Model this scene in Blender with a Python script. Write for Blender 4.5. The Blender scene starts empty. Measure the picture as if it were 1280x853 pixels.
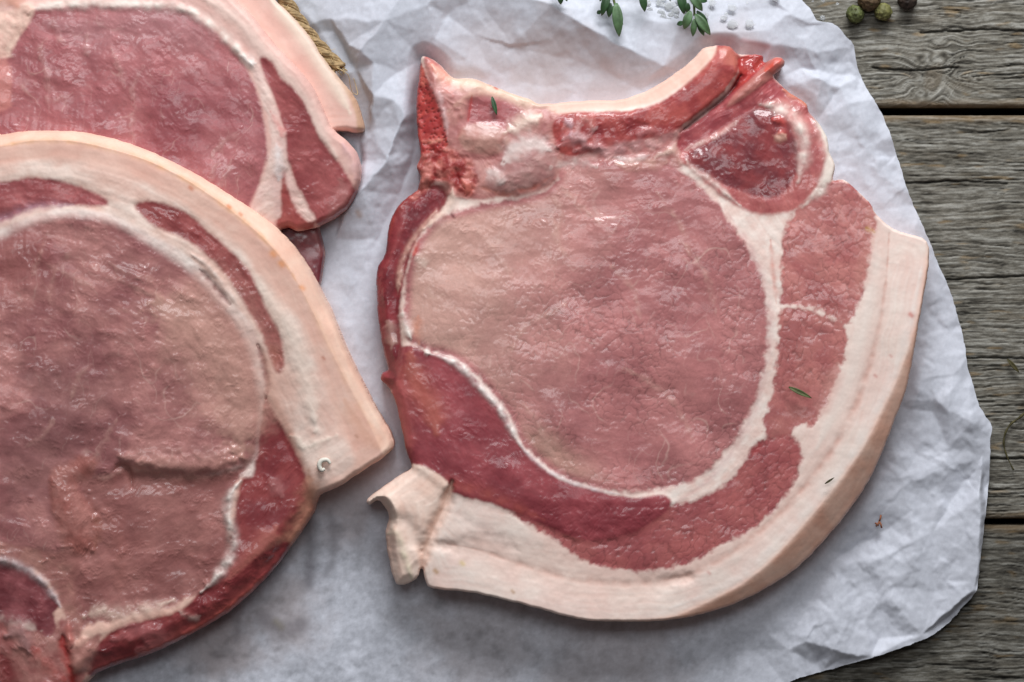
import bpy, bmesh, math, random
import numpy as np
from mathutils import Vector, geometry

random.seed(7)
SC = bpy.context.scene
COL = SC.collection

# ------------------------------------------------------------------ camera, light, exposure
PX = 0.00025            # metres for one photograph pixel on the paper
HC = 1.15               # camera height
cam_d = bpy.data.cameras.new('camera')
cam = bpy.data.objects.new('camera', cam_d); COL.objects.link(cam)
cam.location = (0, 0, HC)
cam.rotation_euler = (0, 0, 0)
cam_d.sensor_width = 36
cam_d.lens = 36 * HC / (1280 * PX)
cam_d.clip_start = 0.05; cam_d.clip_end = 20
cam_d.dof.use_dof = True; cam_d.dof.focus_distance = HC - 0.016; cam_d.dof.aperture_fstop = 18
SC.camera = cam

w = bpy.data.worlds.new('World'); SC.world = w; w.use_nodes = True
bgn = w.node_tree.nodes['Background']
bgn.inputs['Color'].default_value = (1.0, 0.93, 0.91, 1); bgn.inputs['Strength'].default_value = 0.075

def area(name, loc, target, sx, sy, power, col):
    l = bpy.data.lights.new(name, 'AREA'); l.shape = 'RECTANGLE'; l.size = sx; l.size_y = sy
    l.energy = power; l.color = col
    o = bpy.data.objects.new(name, l); COL.objects.link(o); o.location = loc
    d = Vector(target) - Vector(loc); o.rotation_euler = d.to_track_quat('-Z', 'Y').to_euler()
    return o
area('window_upper_light', (-0.02, 0.34, 1.06), (0.0, -0.02, 0), 0.62, 0.30, 3.0, (0.93, 0.97, 1.0))
area('window_light', (0.10, 0.80, 0.52), (0.03, 0, 0), 0.52, 0.36, 11.0, (0.955, 0.98, 1.0))
SC.view_settings.view_transform = 'Standard'; SC.view_settings.look = 'None'
SC.view_settings.exposure = 0.0; SC.view_settings.gamma = 1.0

# ------------------------------------------------------------------ small helpers
def lin(r, g, b):
    f = lambda c: (c/255/12.92) if c/255 <= 0.04045 else ((c/255+0.055)/1.055)**2.4
    return (f(r), f(g), f(b))

def tag(o, label=None, cat=None, group=None, kind=None):
    if label: o['label'] = label
    if cat: o['category'] = cat
    if group: o['group'] = group
    if kind: o['kind'] = kind
    return o

def empty(name, loc):
    o = bpy.data.objects.new(name, None); COL.objects.link(o); o.location = loc; o.empty_display_size = 0.01
    return o

_rng = np.random.RandomState(11)
_G = _rng.normal(size=(16, 256, 256, 2)).astype(np.float32)
_G /= np.linalg.norm(_G, axis=-1, keepdims=True)
_J = _rng.rand(16, 256, 256, 2).astype(np.float32)

def noise(x, y, s=0):
    g = _G[s % 16]
    x = x + 37.3*s; y = y + 19.7*s
    ix = np.floor(x).astype(int); iy = np.floor(y).astype(int)
    fx = x-ix; fy = y-iy
    u = fx*fx*fx*(fx*(fx*6-15)+10); v = fy*fy*fy*(fy*(fy*6-15)+10)
    def d(a, b):
        q = g[(ix+a) & 255, (iy+b) & 255]
        return q[..., 0]*(fx-a) + q[..., 1]*(fy-b)
    return 1.5*((d(0, 0)*(1-u)+d(1, 0)*u)*(1-v) + (d(0, 1)*(1-u)+d(1, 1)*u)*v)

def fbm(x, y, o=4, s=0, gain=0.5):
    t = 0; a = 1; n = 0
    for k in range(o):
        t = t + a*noise(x*2**k, y*2**k, s+k); n += a; a *= gain
    return t/n

def worley(x, y, s=0):
    ix = np.floor(x).astype(int); iy = np.floor(y).astype(int)
    f1 = np.full(x.shape, 9.0); f2 = np.full(x.shape, 9.0); cid = np.zeros(x.shape)
    J = _J[s % 16]
    for a in (-1, 0, 1):
        for b in (-1, 0, 1):
            q = J[(ix+a) & 255, (iy+b) & 255]
            d = np.hypot(ix+a+q[..., 0]-x, iy+b+q[..., 1]-y)
            near = d < f1
            f2 = np.where(near, f1, np.minimum(f2, d))
            cid = np.where(near, q[..., 0]*7.31 % 1.0, cid)
            f1 = np.where(near, d, f1)
    return f1, f2, cid

def sst(a, b, x):
    t = np.clip((x-a)/(b-a), 0, 1); return t*t*(3-2*t)

def smooth_poly(pts, closed=True, sub=4):
    p = np.array(pts, float); n = len(p); out = []
    rng = range(n) if closed else range(n-1)
    for i in rng:
        if closed: a, b, c, d = p[i-1], p[i], p[(i+1) % n], p[(i+2) % n]
        else: a, b, c, d = p[max(i-1, 0)], p[i], p[i+1], p[min(i+2, n-1)]
        for k in range(sub):
            t = k/sub
            out.append(0.5*((2*b)+(c-a)*t+(2*a-5*b+4*c-d)*t*t+(3*b-a-3*c+d)*t**3))
    if not closed: out.append(p[-1])
    return np.array(out)

def seg_dist2(X, Y, a, b):
    dx, dy = b[0]-a[0], b[1]-a[1]; l2 = dx*dx+dy*dy+1e-9
    t = np.clip(((X-a[0])*dx+(Y-a[1])*dy)/l2, 0, 1)
    return (X-a[0]-t*dx)**2+(Y-a[1]-t*dy)**2, t

class Grid:
    """a regular grid over part of the table top, in photograph pixels"""
    def __init__(s, x0, y0, x1, y1, st):
        s.st = st
        nx = int((x1-x0)/st/2)*2+1; ny = int((y1-y0)/st/2)*2+1
        s.x = x0+np.arange(nx)*st; s.y = y0+np.arange(ny)*st
        s.X, s.Y = np.meshgrid(s.x, s.y)
        s.Xc, s.Yc = s.X[::2, ::2], s.Y[::2, ::2]
    def up(s, c):
        r = np.empty(s.X.shape); r[::2, ::2] = c
        r[1::2, ::2] = (c[1:]+c[:-1])/2
        r[:, 1::2] = (r[:, :-1:2]+r[:, 2::2])/2
        return r
    def sdf(s, pts, sub=4, smooth=True, reach=90):
        p = smooth_poly(pts, True, sub) if smooth else np.array(pts, float)
        lo = p.min(0)-reach; hi = p.max(0)+reach
        i0 = max(0, np.searchsorted(s.Xc[0], lo[0])-1); i1 = np.searchsorted(s.Xc[0], hi[0])+1
        j0 = max(0, np.searchsorted(s.Yc[:, 0], lo[1])-1); j1 = np.searchsorted(s.Yc[:, 0], hi[1])+1
        X = s.Xc[j0:j1, i0:i1]; Y = s.Yc[j0:j1, i0:i1]
        d2 = np.full(X.shape, 1e12); ins = np.zeros(X.shape, bool)
        n = len(p)
        for k in range(n):
            a = p[k]; b = p[(k+1) % n]
            q, _ = seg_dist2(X, Y, a, b); d2 = np.minimum(d2, q)
            if a[1] != b[1]:
                cr = (a[1] > Y) != (b[1] > Y)
                ins ^= cr & (X < (b[0]-a[0])*(Y-a[1])/(b[1]-a[1])+a[0])
        c = np.full(s.Xc.shape, -float(reach))
        c[j0:j1, i0:i1] = np.where(ins, 1, -1)*np.sqrt(d2)
        return s.up(c)
    def line(s, pts, sub=3, reach=40):
        """distance to a smooth open line, and how far along it the nearest point lies"""
        p = smooth_poly(pts, False, sub)
        lo = p.min(0)-reach; hi = p.max(0)+reach
        i0 = max(0, np.searchsorted(s.x, lo[0])-1); i1 = np.searchsorted(s.x, hi[0])+1
        j0 = max(0, np.searchsorted(s.y, lo[1])-1); j1 = np.searchsorted(s.y, hi[1])+1
        X = s.X[j0:j1, i0:i1]; Y = s.Y[j0:j1, i0:i1]
        D = np.full(s.X.shape, 1e3); T = np.zeros(s.X.shape)
        if X.size == 0: return D, T
        d2 = np.full(X.shape, 1e6); tt = np.zeros(X.shape); n = len(p)-1
        for k in range(n):
            q, t = seg_dist2(X, Y, p[k], p[k+1])
            m = q < d2; d2 = np.where(m, q, d2); tt = np.where(m, (k+t)/n, tt)
        D[j0:j1, i0:i1] = np.sqrt(d2); T[j0:j1, i0:i1] = tt
        return D, T

def set_attr(me, name, arr):
    a = me.attributes.new(name, 'FLOAT_COLOR', 'POINT')
    c = np.ones((len(me.vertices), 4), np.float32); c[:, :3] = arr
    a.data.foreach_set('color', c.ravel())

def mesh_np(name, V, F4, mat, parent=None, normals=None, pig=None, smooth=True, film=None):
    me = bpy.data.meshes.new(name)
    me.vertices.add(len(V)); me.vertices.foreach_set('co', np.asarray(V, np.float32).ravel())
    F4 = np.asarray(F4, np.int32); k = F4.shape[1]
    me.loops.add(F4.size); me.loops.foreach_set('vertex_index', F4.ravel())
    me.polygons.add(len(F4)); me.polygons.foreach_set('loop_start', np.arange(len(F4), dtype=np.int32)*k)
    me.update(calc_edges=True); me.validate()
    if smooth: me.polygons.foreach_set('use_smooth', np.ones(len(me.polygons), bool))
    if pig is not None: set_attr(me, 'pigment', pig)
    if film is not None:
        fa = me.attributes.new('film', 'FLOAT_VECTOR', 'POINT'); fa.data.foreach_set('vector', np.asarray(film, np.float32).ravel())
    if normals is not None: me.normals_split_custom_set_from_vertices(np.asarray(normals, np.float32))
    me.materials.append(mat)
    o = bpy.data.objects.new(name, me); COL.objects.link(o)
    if parent: o.parent = parent
    return o

# ------------------------------------------------------------------ materials
def new_mat(name):
    m = bpy.data.materials.new(name); m.use_nodes = True
    return m, m.node_tree.nodes, m.node_tree.links, m.node_tree.nodes['Principled BSDF']

def N(nodes, t, **kw):
    n = nodes.new(t)
    for k, v in kw.items():
        if k in n.inputs: n.inputs[k].default_value = v
        else: setattr(n, k, v)
    return n

def flesh(name, rough, coat, coat_rough, bump, scale, grain=0.12, spec=0.35, fine=1500):
    """wet flesh: pigment from the mesh, grain and a wet film whose relief is finer than the mesh"""
    m, n, l, b = new_mat(name)
    at = N(n, 'ShaderNodeAttribute', attribute_name='pigment')
    tc = N(n, 'ShaderNodeTexCoord')
    g1 = N(n, 'ShaderNodeTexNoise', Scale=fine, Detail=3.0, Roughness=0.6)
    g2 = N(n, 'ShaderNodeTexNoise', Scale=220, Detail=4.0, Roughness=0.6)
    l.new(tc.outputs['Object'], g1.inputs['Vector']); l.new(tc.outputs['Object'], g2.inputs['Vector'])
    mx = N(n, 'ShaderNodeMath', operation='ADD'); l.new(g1.outputs['Fac'], mx.inputs[0]); l.new(g2.outputs['Fac'], mx.inputs[1])
    mr = N(n, 'ShaderNodeMapRange'); mr.inputs['From Min'].default_value = 0.6; mr.inputs['From Max'].default_value = 1.4
    mr.inputs['To Min'].default_value = 1-grain; mr.inputs['To Max'].default_value = 1+grain
    l.new(mx.outputs[0], mr.inputs['Value'])
    vm = N(n, 'ShaderNodeVectorMath', operation='SCALE'); l.new(at.outputs['Color'], vm.inputs[0]); l.new(mr.outputs[0], vm.inputs['Scale'])
    l.new(vm.outputs[0], b.inputs['Base Color'])
    b.inputs['Roughness'].default_value = rough
    b.inputs['Specular IOR Level'].default_value = spec
    b.inputs['Coat Weight'].default_value = coat; b.inputs['Coat Roughness'].default_value = coat_rough
    b.inputs['Coat IOR'].default_value = 1.5
    wp = N(n, 'ShaderNodeTexNoise', Scale=70, Detail=3.0, Roughness=0.55)
    l.new(tc.outputs['Object'], wp.inputs['Vector'])
    wr = N(n, 'ShaderNodeMapRange'); wr.inputs['From Min'].default_value = 0.40; wr.inputs['From Max'].default_value = 0.62
    wr.inputs['To Min'].default_value = coat*0.25; wr.inputs['To Max'].default_value = coat
    l.new(wp.outputs['Fac'], wr.inputs['Value']); l.new(wr.outputs[0], b.inputs['Coat Weight'])
    wn = N(n, 'ShaderNodeTexNoise', Scale=scale, Detail=5.0, Roughness=0.62, Distortion=0.8)
    l.new(tc.outputs['Object'], wn.inputs['Vector'])
    bp = N(n, 'ShaderNodeBump', Strength=bump, Distance=0.0006)
    l.new(wn.outputs['Fac'], bp.inputs['Height'])
    l.new(bp.outputs['Normal'], b.inputs['Coat Normal'])
    fa = N(n, 'ShaderNodeAttribute', attribute_name='film')
    vt = N(n, 'ShaderNodeVectorTransform', vector_type='NORMAL', convert_from='OBJECT', convert_to='WORLD')
    l.new(fa.outputs['Vector'], vt.inputs['Vector']); l.new(vt.outputs['Vector'], bp.inputs['Normal'])
    bp2 = N(n, 'ShaderNodeBump', Strength=bump*0.35, Distance=0.0004)
    l.new(g2.outputs['Fac'], bp2.inputs['Height']); l.new(bp2.outputs['Normal'], b.inputs['Normal'])
    return m

M_LEAN = flesh('wet_lean_meat', 0.55, 1.0, 0.22, 0.05, 1300)
M_FAT = flesh('pork_fat', 0.6, 0.25, 0.42, 0.35, 260, grain=0.045, fine=1100)
M_RIND = flesh('pork_rind', 0.5, 0.25, 0.4, 0.3, 300, grain=0.06, fine=900)
M_BONE = flesh('raw_bone', 0.55, 0.7, 0.3, 0.6, 700, grain=0.2)
M_SINEW = flesh('wet_sinew', 0.45, 0.6, 0.32, 0.3, 380, grain=0.08)

def plain(name, col, rough=0.5, spec=0.4, var=0.25, scale=300, bump=0.3, trans=0.0, col2=None):
    m, n, l, b = new_mat(name)
    tc = N(n, 'ShaderNodeTexCoord'); t = N(n, 'ShaderNodeTexNoise', Scale=scale, Detail=4.0, Roughness=0.6)
    l.new(tc.outputs['Object'], t.inputs['Vector'])
    r = N(n, 'ShaderNodeValToRGB'); r.color_ramp.elements[0].position = 0.32; r.color_ramp.elements[1].position = 0.68
    c2 = col2 or tuple(min(1, c*(1+var)) for c in col)
    r.color_ramp.elements[0].color = (*[c*(1-var) for c in col], 1); r.color_ramp.elements[1].color = (*c2, 1)
    l.new(t.outputs['Fac'], r.inputs['Fac']); l.new(r.outputs['Color'], b.inputs['Base Color'])
    b.inputs['Roughness'].default_value = rough; b.inputs['Specular IOR Level'].default_value = spec
    b.inputs['Transmission Weight'].default_value = trans
    bp = N(n, 'ShaderNodeBump', Strength=bump, Distance=0.0005)
    l.new(t.outputs['Fac'], bp.inputs['Height']); l.new(bp.outputs['Normal'], b.inputs['Normal'])
    return m

def pigment_mat(name, rough, spec, grain, fine, bump, dist=0.0003):
    m, n, l, b = new_mat(name)
    at = N(n, 'ShaderNodeAttribute', attribute_name='pigment'); tc = N(n, 'ShaderNodeTexCoord')
    g1 = N(n, 'ShaderNodeTexNoise', Scale=fine, Detail=4.0, Roughness=0.65)
    l.new(tc.outputs['Object'], g1.inputs['Vector'])
    mr = N(n, 'ShaderNodeMapRange'); mr.inputs['From Min'].default_value = 0.3; mr.inputs['From Max'].default_value = 0.7
    mr.inputs['To Min'].default_value = 1-grain; mr.inputs['To Max'].default_value = 1+grain
    l.new(g1.outputs['Fac'], mr.inputs['Value'])
    vm = N(n, 'ShaderNodeVectorMath', operation='SCALE'); l.new(at.outputs['Color'], vm.inputs[0]); l.new(mr.outputs[0], vm.inputs['Scale'])
    l.new(vm.outputs[0], b.inputs['Base Color'])
    b.inputs['Roughness'].default_value = rough; b.inputs['Specular IOR Level'].default_value = spec
    bp = N(n, 'ShaderNodeBump', Strength=bump, Distance=dist)
    l.new(g1.outputs['Fac'], bp.inputs['Height']); l.new(bp.outputs['Normal'], b.inputs['Normal'])
    return m

M_WOOD = pigment_mat('weathered_grey_wood', 0.85, 0.25, 0.16, 1400, 0.5)
M_PAPER = pigment_mat('butcher_paper', 0.62, 0.3, 0.035, 1600, 0.12, 0.0002)

# ------------------------------------------------------------------ the setting: floor under the gaps, table of three planks
def at(px, py, z=0.0):
    k = (HC-z)/HC
    return Vector(((px-640)*PX*k, -(py-426.5)*PX*k, z))

fl = mesh_np('floor', [(-2, -2, -0.75), (2, -2, -0.75), (2, 2, -0.75), (-2, 2, -0.75)], [(0, 1, 2, 3)], plain('dark_floor', (0.05, 0.045, 0.04), 0.8), smooth=False)
tag(fl, kind='structure')

WOOD_Z = -0.0022
def build_plank(root, y0, y1, knot, seed, crack=None, shade=1.0):
    xs = np.concatenate([np.linspace(-260, 940, 40)[:-1], np.arange(940, 1330, 2.0), np.linspace(1330, 1560, 8)[1:]])
    ys = np.arange(max(y0, -160), min(y1, 1010)+0.1, 1.25); ys[-1] = min(y1, 1010)
    X, Y = np.meshgrid(xs, ys)
    bend = 7*noise(X/190, Y/90, seed)+2.2*noise(X/60, Y/40, seed+1)+0.8*noise(X/16, Y/9, seed+6)
    V = Y+bend
    ring = 0
    if knot:
        kx, ky, ka, kr = knot
        dx = (X-kx)*math.cos(ka)+(Y-ky)*math.sin(ka); dy = -(X-kx)*math.sin(ka)+(Y-ky)*math.cos(ka)
        r = np.hypot(dx/1.9, dy)
        k = np.exp(-(r/kr)**2)
        V = V*(1-k)+k*(Y+22*np.sign(Y-ky+6*noise(X/20, Y/30, 4))*np.exp(-np.abs(dx)/45))+k*16*noise(X/26, Y/18, seed+5)
        ring = k
    g1 = fbm(X/170, V/4.0, 4, seed+2, 0.68)
    g2 = fbm(X/30, V/2.6, 3, seed+3, 0.65)
    g3 = noise(X/9, V/1.9, seed+7)
    fis = sst(0.14, 0.50, fbm(X/85, V/3.6, 4, seed+4, 0.62)+0.25*noise(X/200, V/50, seed))     # open fissures
    big = fbm(X/120, Y/30, 4, seed+6, 0.6)
    rel = 0.42*g1+0.30*g2+0.10*g3-1.1*fis+0.3*big
    if knot:
        rr = np.sin(r*0.85+3*noise(X/18, Y/18, seed))
        rel += ring*0.45*rr*sst(8, 16, r)
        core = sst(13, 7, r); rel += core*0.15*np.sin(r*1.7)
    t = np.clip(0.5+1.0*g1+0.7*g2+0.15*g3, 0, 1)
    c_dk, c_md, c_lt = (np.array(lin(*c)) for c in ((58, 54, 48), (122, 117, 107), (172, 169, 161)))
    pig = np.where((t < 0.5)[..., None], c_dk+(c_md-c_dk)*(t*2)[..., None], c_md+(c_lt-c_md)*(t*2-1)[..., None])
    tan = 0.8*sst(0.32, 0.60, fbm(X/40, V/9, 2, seed+8)+0.12*big)[..., None]
    pig = pig*(1-0.55*tan)+0.55*tan*np.array(lin(158, 128, 84))
    pig = pig*(1-0.70*fis[..., None])
    brown = sst(0.05, 0.5, big)[..., None]; pig = pig*(1-0.25*brown)+0.25*brown*np.array(lin(118, 104, 84))
    if knot:
        pig = pig*(1-0.5*core[..., None])+0.5*core[..., None]*np.array(lin(120, 108, 92))
    d = np.minimum(Y-y0, y1-Y)                                       # rounded, worn long edges
    worn = sst(14, 2, d+5*noise(X/50, Y/9, seed+9))
    pig = pig*(1-0.55*worn[..., None])+0.55*worn[..., None]*np.array(lin(134, 110, 80))
    e = np.clip(1-d/6.0, 0, 1); rel = rel-6.0*(1-np.sqrt(np.clip(1-e*e, 0, 1)))*0.7
    if crack:
        for pts in crack:
            a = np.array(pts); dd = np.abs(Y-np.interp(X, a[:, 0], a[:, 1])-1.2*noise(X/14, X*0, 3))
            on = ((X > a[0, 0]) & (X < a[-1, 0]))
            q = np.exp(-(dd/1.1)**2)*on; rel -= 2.2*q; pig *= (1-0.8*q)[..., None]
    pig = pig*shade
    Z = WOOD_Z+rel*0.00055
    Pw = np.stack([(X-640)*PX, -(Y-426.5)*PX, Z], -1)
    ny, nx = X.shape
    idx = np.arange(ny*nx).reshape(ny, nx)
    F = np.stack([idx[1:, :-1], idx[1:, 1:], idx[:-1, 1:], idx[:-1, :-1]], -1).reshape(-1, 4)
    V3 = Pw.reshape(-1, 3); P3 = pig.reshape(-1, 3)
    # underside and edges: the rim of the sheet carried down 28 mm
    rim = np.concatenate([idx[0, :], idx[1:, -1], idx[-1, -2::-1], idx[-2:0:-1, 0]])
    low = V3[rim].copy(); low[:, 2] = -0.065
    b0 = len(V3); V3 = np.concatenate([V3, V3[rim], low]); P3 = np.concatenate([P3, P3[rim]*0+np.array(lin(92, 80, 64)), P3[rim]*0+np.array(lin(92, 80, 64))])
    m = len(rim); i = np.arange(m); j = (i+1) % m
    F = np.concatenate([F, np.stack([b0+i, b0+j, b0+m+j, b0+m+i], -1)])
    return mesh_np('plank', V3, F, M_WOOD, root, pig=P3)

table = empty('wooden_table', (0, 0, 0))
tag(table, 'weathered grey wooden table top of rough planks under the paper', 'table', kind='structure')
build_plank(table, -420, 134, (1168, 96, -1.15, 30), 1, shade=0.88, crack=[[(1090, 84), (1140, 88), (1200, 83)], [(1150, 40), (1240, 36), (1330, 41)]])
build_plank(table, 143.5, 649, None, 3, crack=[[(1150, 352), (1200, 349), (1280, 345), (1400, 347)], [(1190, 571), (1260, 574), (1330, 573)], [(1060, 232), (1200, 226), (1262, 229)], [(1100, 452), (1240, 447), (1330, 450)]], shade=0.82)
build_plank(table, 657, 1180, None, 5, shade=0.6)

# ------------------------------------------------------------------ outlines in photograph pixels
OUT_A = [(527,71),(535,71),(551,82),(567,97),(590,98),(610,105),(636,115),(662,124),(677,130),(711,127),(745,125),(778,124),(815,110),(843,92),(864,76),(879,60),(890,58),(899,56),(913,58),(921,66),(930,68),(953,68),(956,78),(967,72),(978,72),(981,81),(968,94),(977,106),(990,117),(1008,129),(1012,140),(1022,152),(1034,172),(1036,190),(1044,208),(1040,226),(1054,225),(1069,237),(1086,253),(1096,270),(1117,287),(1139,294),(1158,302),(1160,332),(1153,374),(1144,424),(1134,483),(1118,528),(1093,591),(1064,638),(1020,690),(983,722),(932,750),(880,768),(829,776),(767,777),(723,774),(659,757),(595,742),(543,736),(533,730),(529,713),(525,712),(520,725),(499,732),(491,722),(485,694),(482,665),(486,648),(481,634),(472,626),(461,632),(459,624),(478,610),(499,595),(512,587),(514,580),(507,562),(502,536),(494,502),(486,486),(476,476),(477,467),(484,462),(482,450),(478,436),(472,395),(470,359),(472,333),(481,317),(486,281),(497,258),(512,244),(522,236),(525,221),(521,208),(526,195),(523,174),(520,133),(523,102),(525,82)]
OUT_B = [(-70,180),(0,168),(26,164),(64,163),(103,165),(144,174),(180,186),(219,204),(258,225),(296,249),(334,275),(365,306),(386,337),(406,376),(414,393),(432,437),(453,481),(473,519),(486,540),(491,557),(481,571),(458,586),(420,611),(397,621),(390,642),(375,666),(358,690),(337,718),(313,742),(282,769),(234,797),(187,820),(150,832),(117,845),(100,862),(60,905),(-70,905)]
OUT_C = [(-70,-70),(200,-70),(270,-25),(295,0),(316,20),(334,44),(355,67),(375,88),(393,113),(406,142),(415,160),(432,174),(445,190),(449,206),(449,219),(446,233),(437,254),(420,269),(404,278),(391,284),(370,288),(350,286),(310,330),(200,360),(-70,360)]
OUT_D = [(160,-80),(280,-80),(330,-22),(344,0),(361,16),(386,44),(406,75),(427,101),(445,124),(452,147),(455,162),(444,165),(428,163),(412,170),(398,215),(396,270),(401,296),(405,314),(403,335),(398,360),(370,420),(250,420),(160,300)]

# ------------------------------------------------------------------ butcher paper
PAPER = [(-90,-120),(700,-140),(955,-70),(975,-25),(1000,0),(1013,14),(1020,27),(1034,29),(1046,34),(1058,48),(1066,56),(1072,86),(1084,113),(1100,140),(1113,172),(1126,212),(1134,240),(1147,270),(1162,303),(1172,330),(1186,362),(1196,394),(1205,432),(1208,462),(1212,470),(1223,508),(1236,528),(1238,536),(1236,552),(1236,600),(1229,660),(1223,705),(1219,738),(1205,757),(1184,780),(1160,796),(1128,808),(1085,822),(1040,836),(1000,847),(985,853),(900,885),(600,960),(-90,960)]

def facets(g, ctrl_lines, spacing, amp, seed, keep=None):
    """height of a creased sheet: straight facets between scattered points and drawn crease lines"""
    rs = np.random.RandomState(seed)
    pts, hs, edges = [], [], []
    for ln in ctrl_lines:
        s0 = len(pts)
        for (x, y, z) in ln: pts.append((x, y)); hs.append(z)
        edges += [(s0+i, s0+i+1) for i in range(len(ln)-1)]
    x0, x1, y0, y1 = g.x[0]-40, g.x[-1]+40, g.y[0]-40, g.y[-1]+40
    cp = np.array(pts) if pts else np.zeros((0, 2))
    # distance to drawn lines, sampled
    smp = []
    for a, b in edges:
        for t in np.linspace(0, 1, 8): smp.append(cp[a]*(1-t)+cp[b]*t)
    smp += list(cp); smp = np.array(smp) if smp else np.full((1, 2), 1e6)
    ny = int((y1-y0)/spacing)+1; nx = int((x1-x0)/spacing)+1
    for j in range(ny):
        for i in range(nx):
            p = np.array((x0+(i+0.5*(j % 2)+rs.uniform(-.42, .42))*spacing, y0+(j+rs.uniform(-.42, .42))*spacing))
            if np.min(np.hypot(*(smp-p).T)) < spacing*0.55: continue
            pts.append(tuple(p)); hs.append(float(amp(p[0], p[1], rs)))
    for c in ((x0-300, y0-300), (x1+300, y0-300), (x1+300, y1+300), (x0-300, y1+300)): pts.append(c); hs.append(0)
    v, e, f, ov, oe, of = geometry.delaunay_2d_cdt([Vector(p) for p in pts], edges, [], 0, 1e-3)
    hz = [np.mean([hs[q] for q in o]) if o else 1.0 for o in ov]
    Z = np.zeros(g.X.shape)
    for tri in f:
        if len(tri) != 3: continue
        A, B, Cc = (np.array(v[q]) for q in tri); za, zb, zc = (hz[q] for q in tri)
        xa, xb = min(A[0], B[0], Cc[0]), max(A[0], B[0], Cc[0]); ya, yb = min(A[1], B[1], Cc[1]), max(A[1], B[1], Cc[1])
        i0, i1 = np.searchsorted(g.x, xa-.01), np.searchsorted(g.x, xb+.01)
        j0, j1 = np.searchsorted(g.y, ya-.01), np.searchsorted(g.y, yb+.01)
        if i0 >= i1 or j0 >= j1: continue
        X = g.X[j0:j1, i0:i1]; Y = g.Y[j0:j1, i0:i1]
        den = (B[1]-Cc[1])*(A[0]-Cc[0])+(Cc[0]-B[0])*(A[1]-Cc[1])
        if abs(den) < 1e-9: continue
        u = ((B[1]-Cc[1])*(X-Cc[0])+(Cc[0]-B[0])*(Y-Cc[1]))/den
        q = ((Cc[1]-A[1])*(X-Cc[0])+(A[0]-Cc[0])*(Y-Cc[1]))/den
        wq = 1-u-q
        m = (u >= -1e-4) & (q >= -1e-4) & (wq >= -1e-4)
        Z[j0:j1, i0:i1][m] = (u*za+q*zb+wq*zc)[m]
    return Z

def blur(a, n=1):
    for _ in range(n):
        p = np.pad(a, 1, mode='edge')
        a = (p[:-2, 1:-1]+p[2:, 1:-1]+p[1:-1, :-2]+p[1:-1, 2:]+2*p[1:-1, 1:-1])/6
    return a

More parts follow.
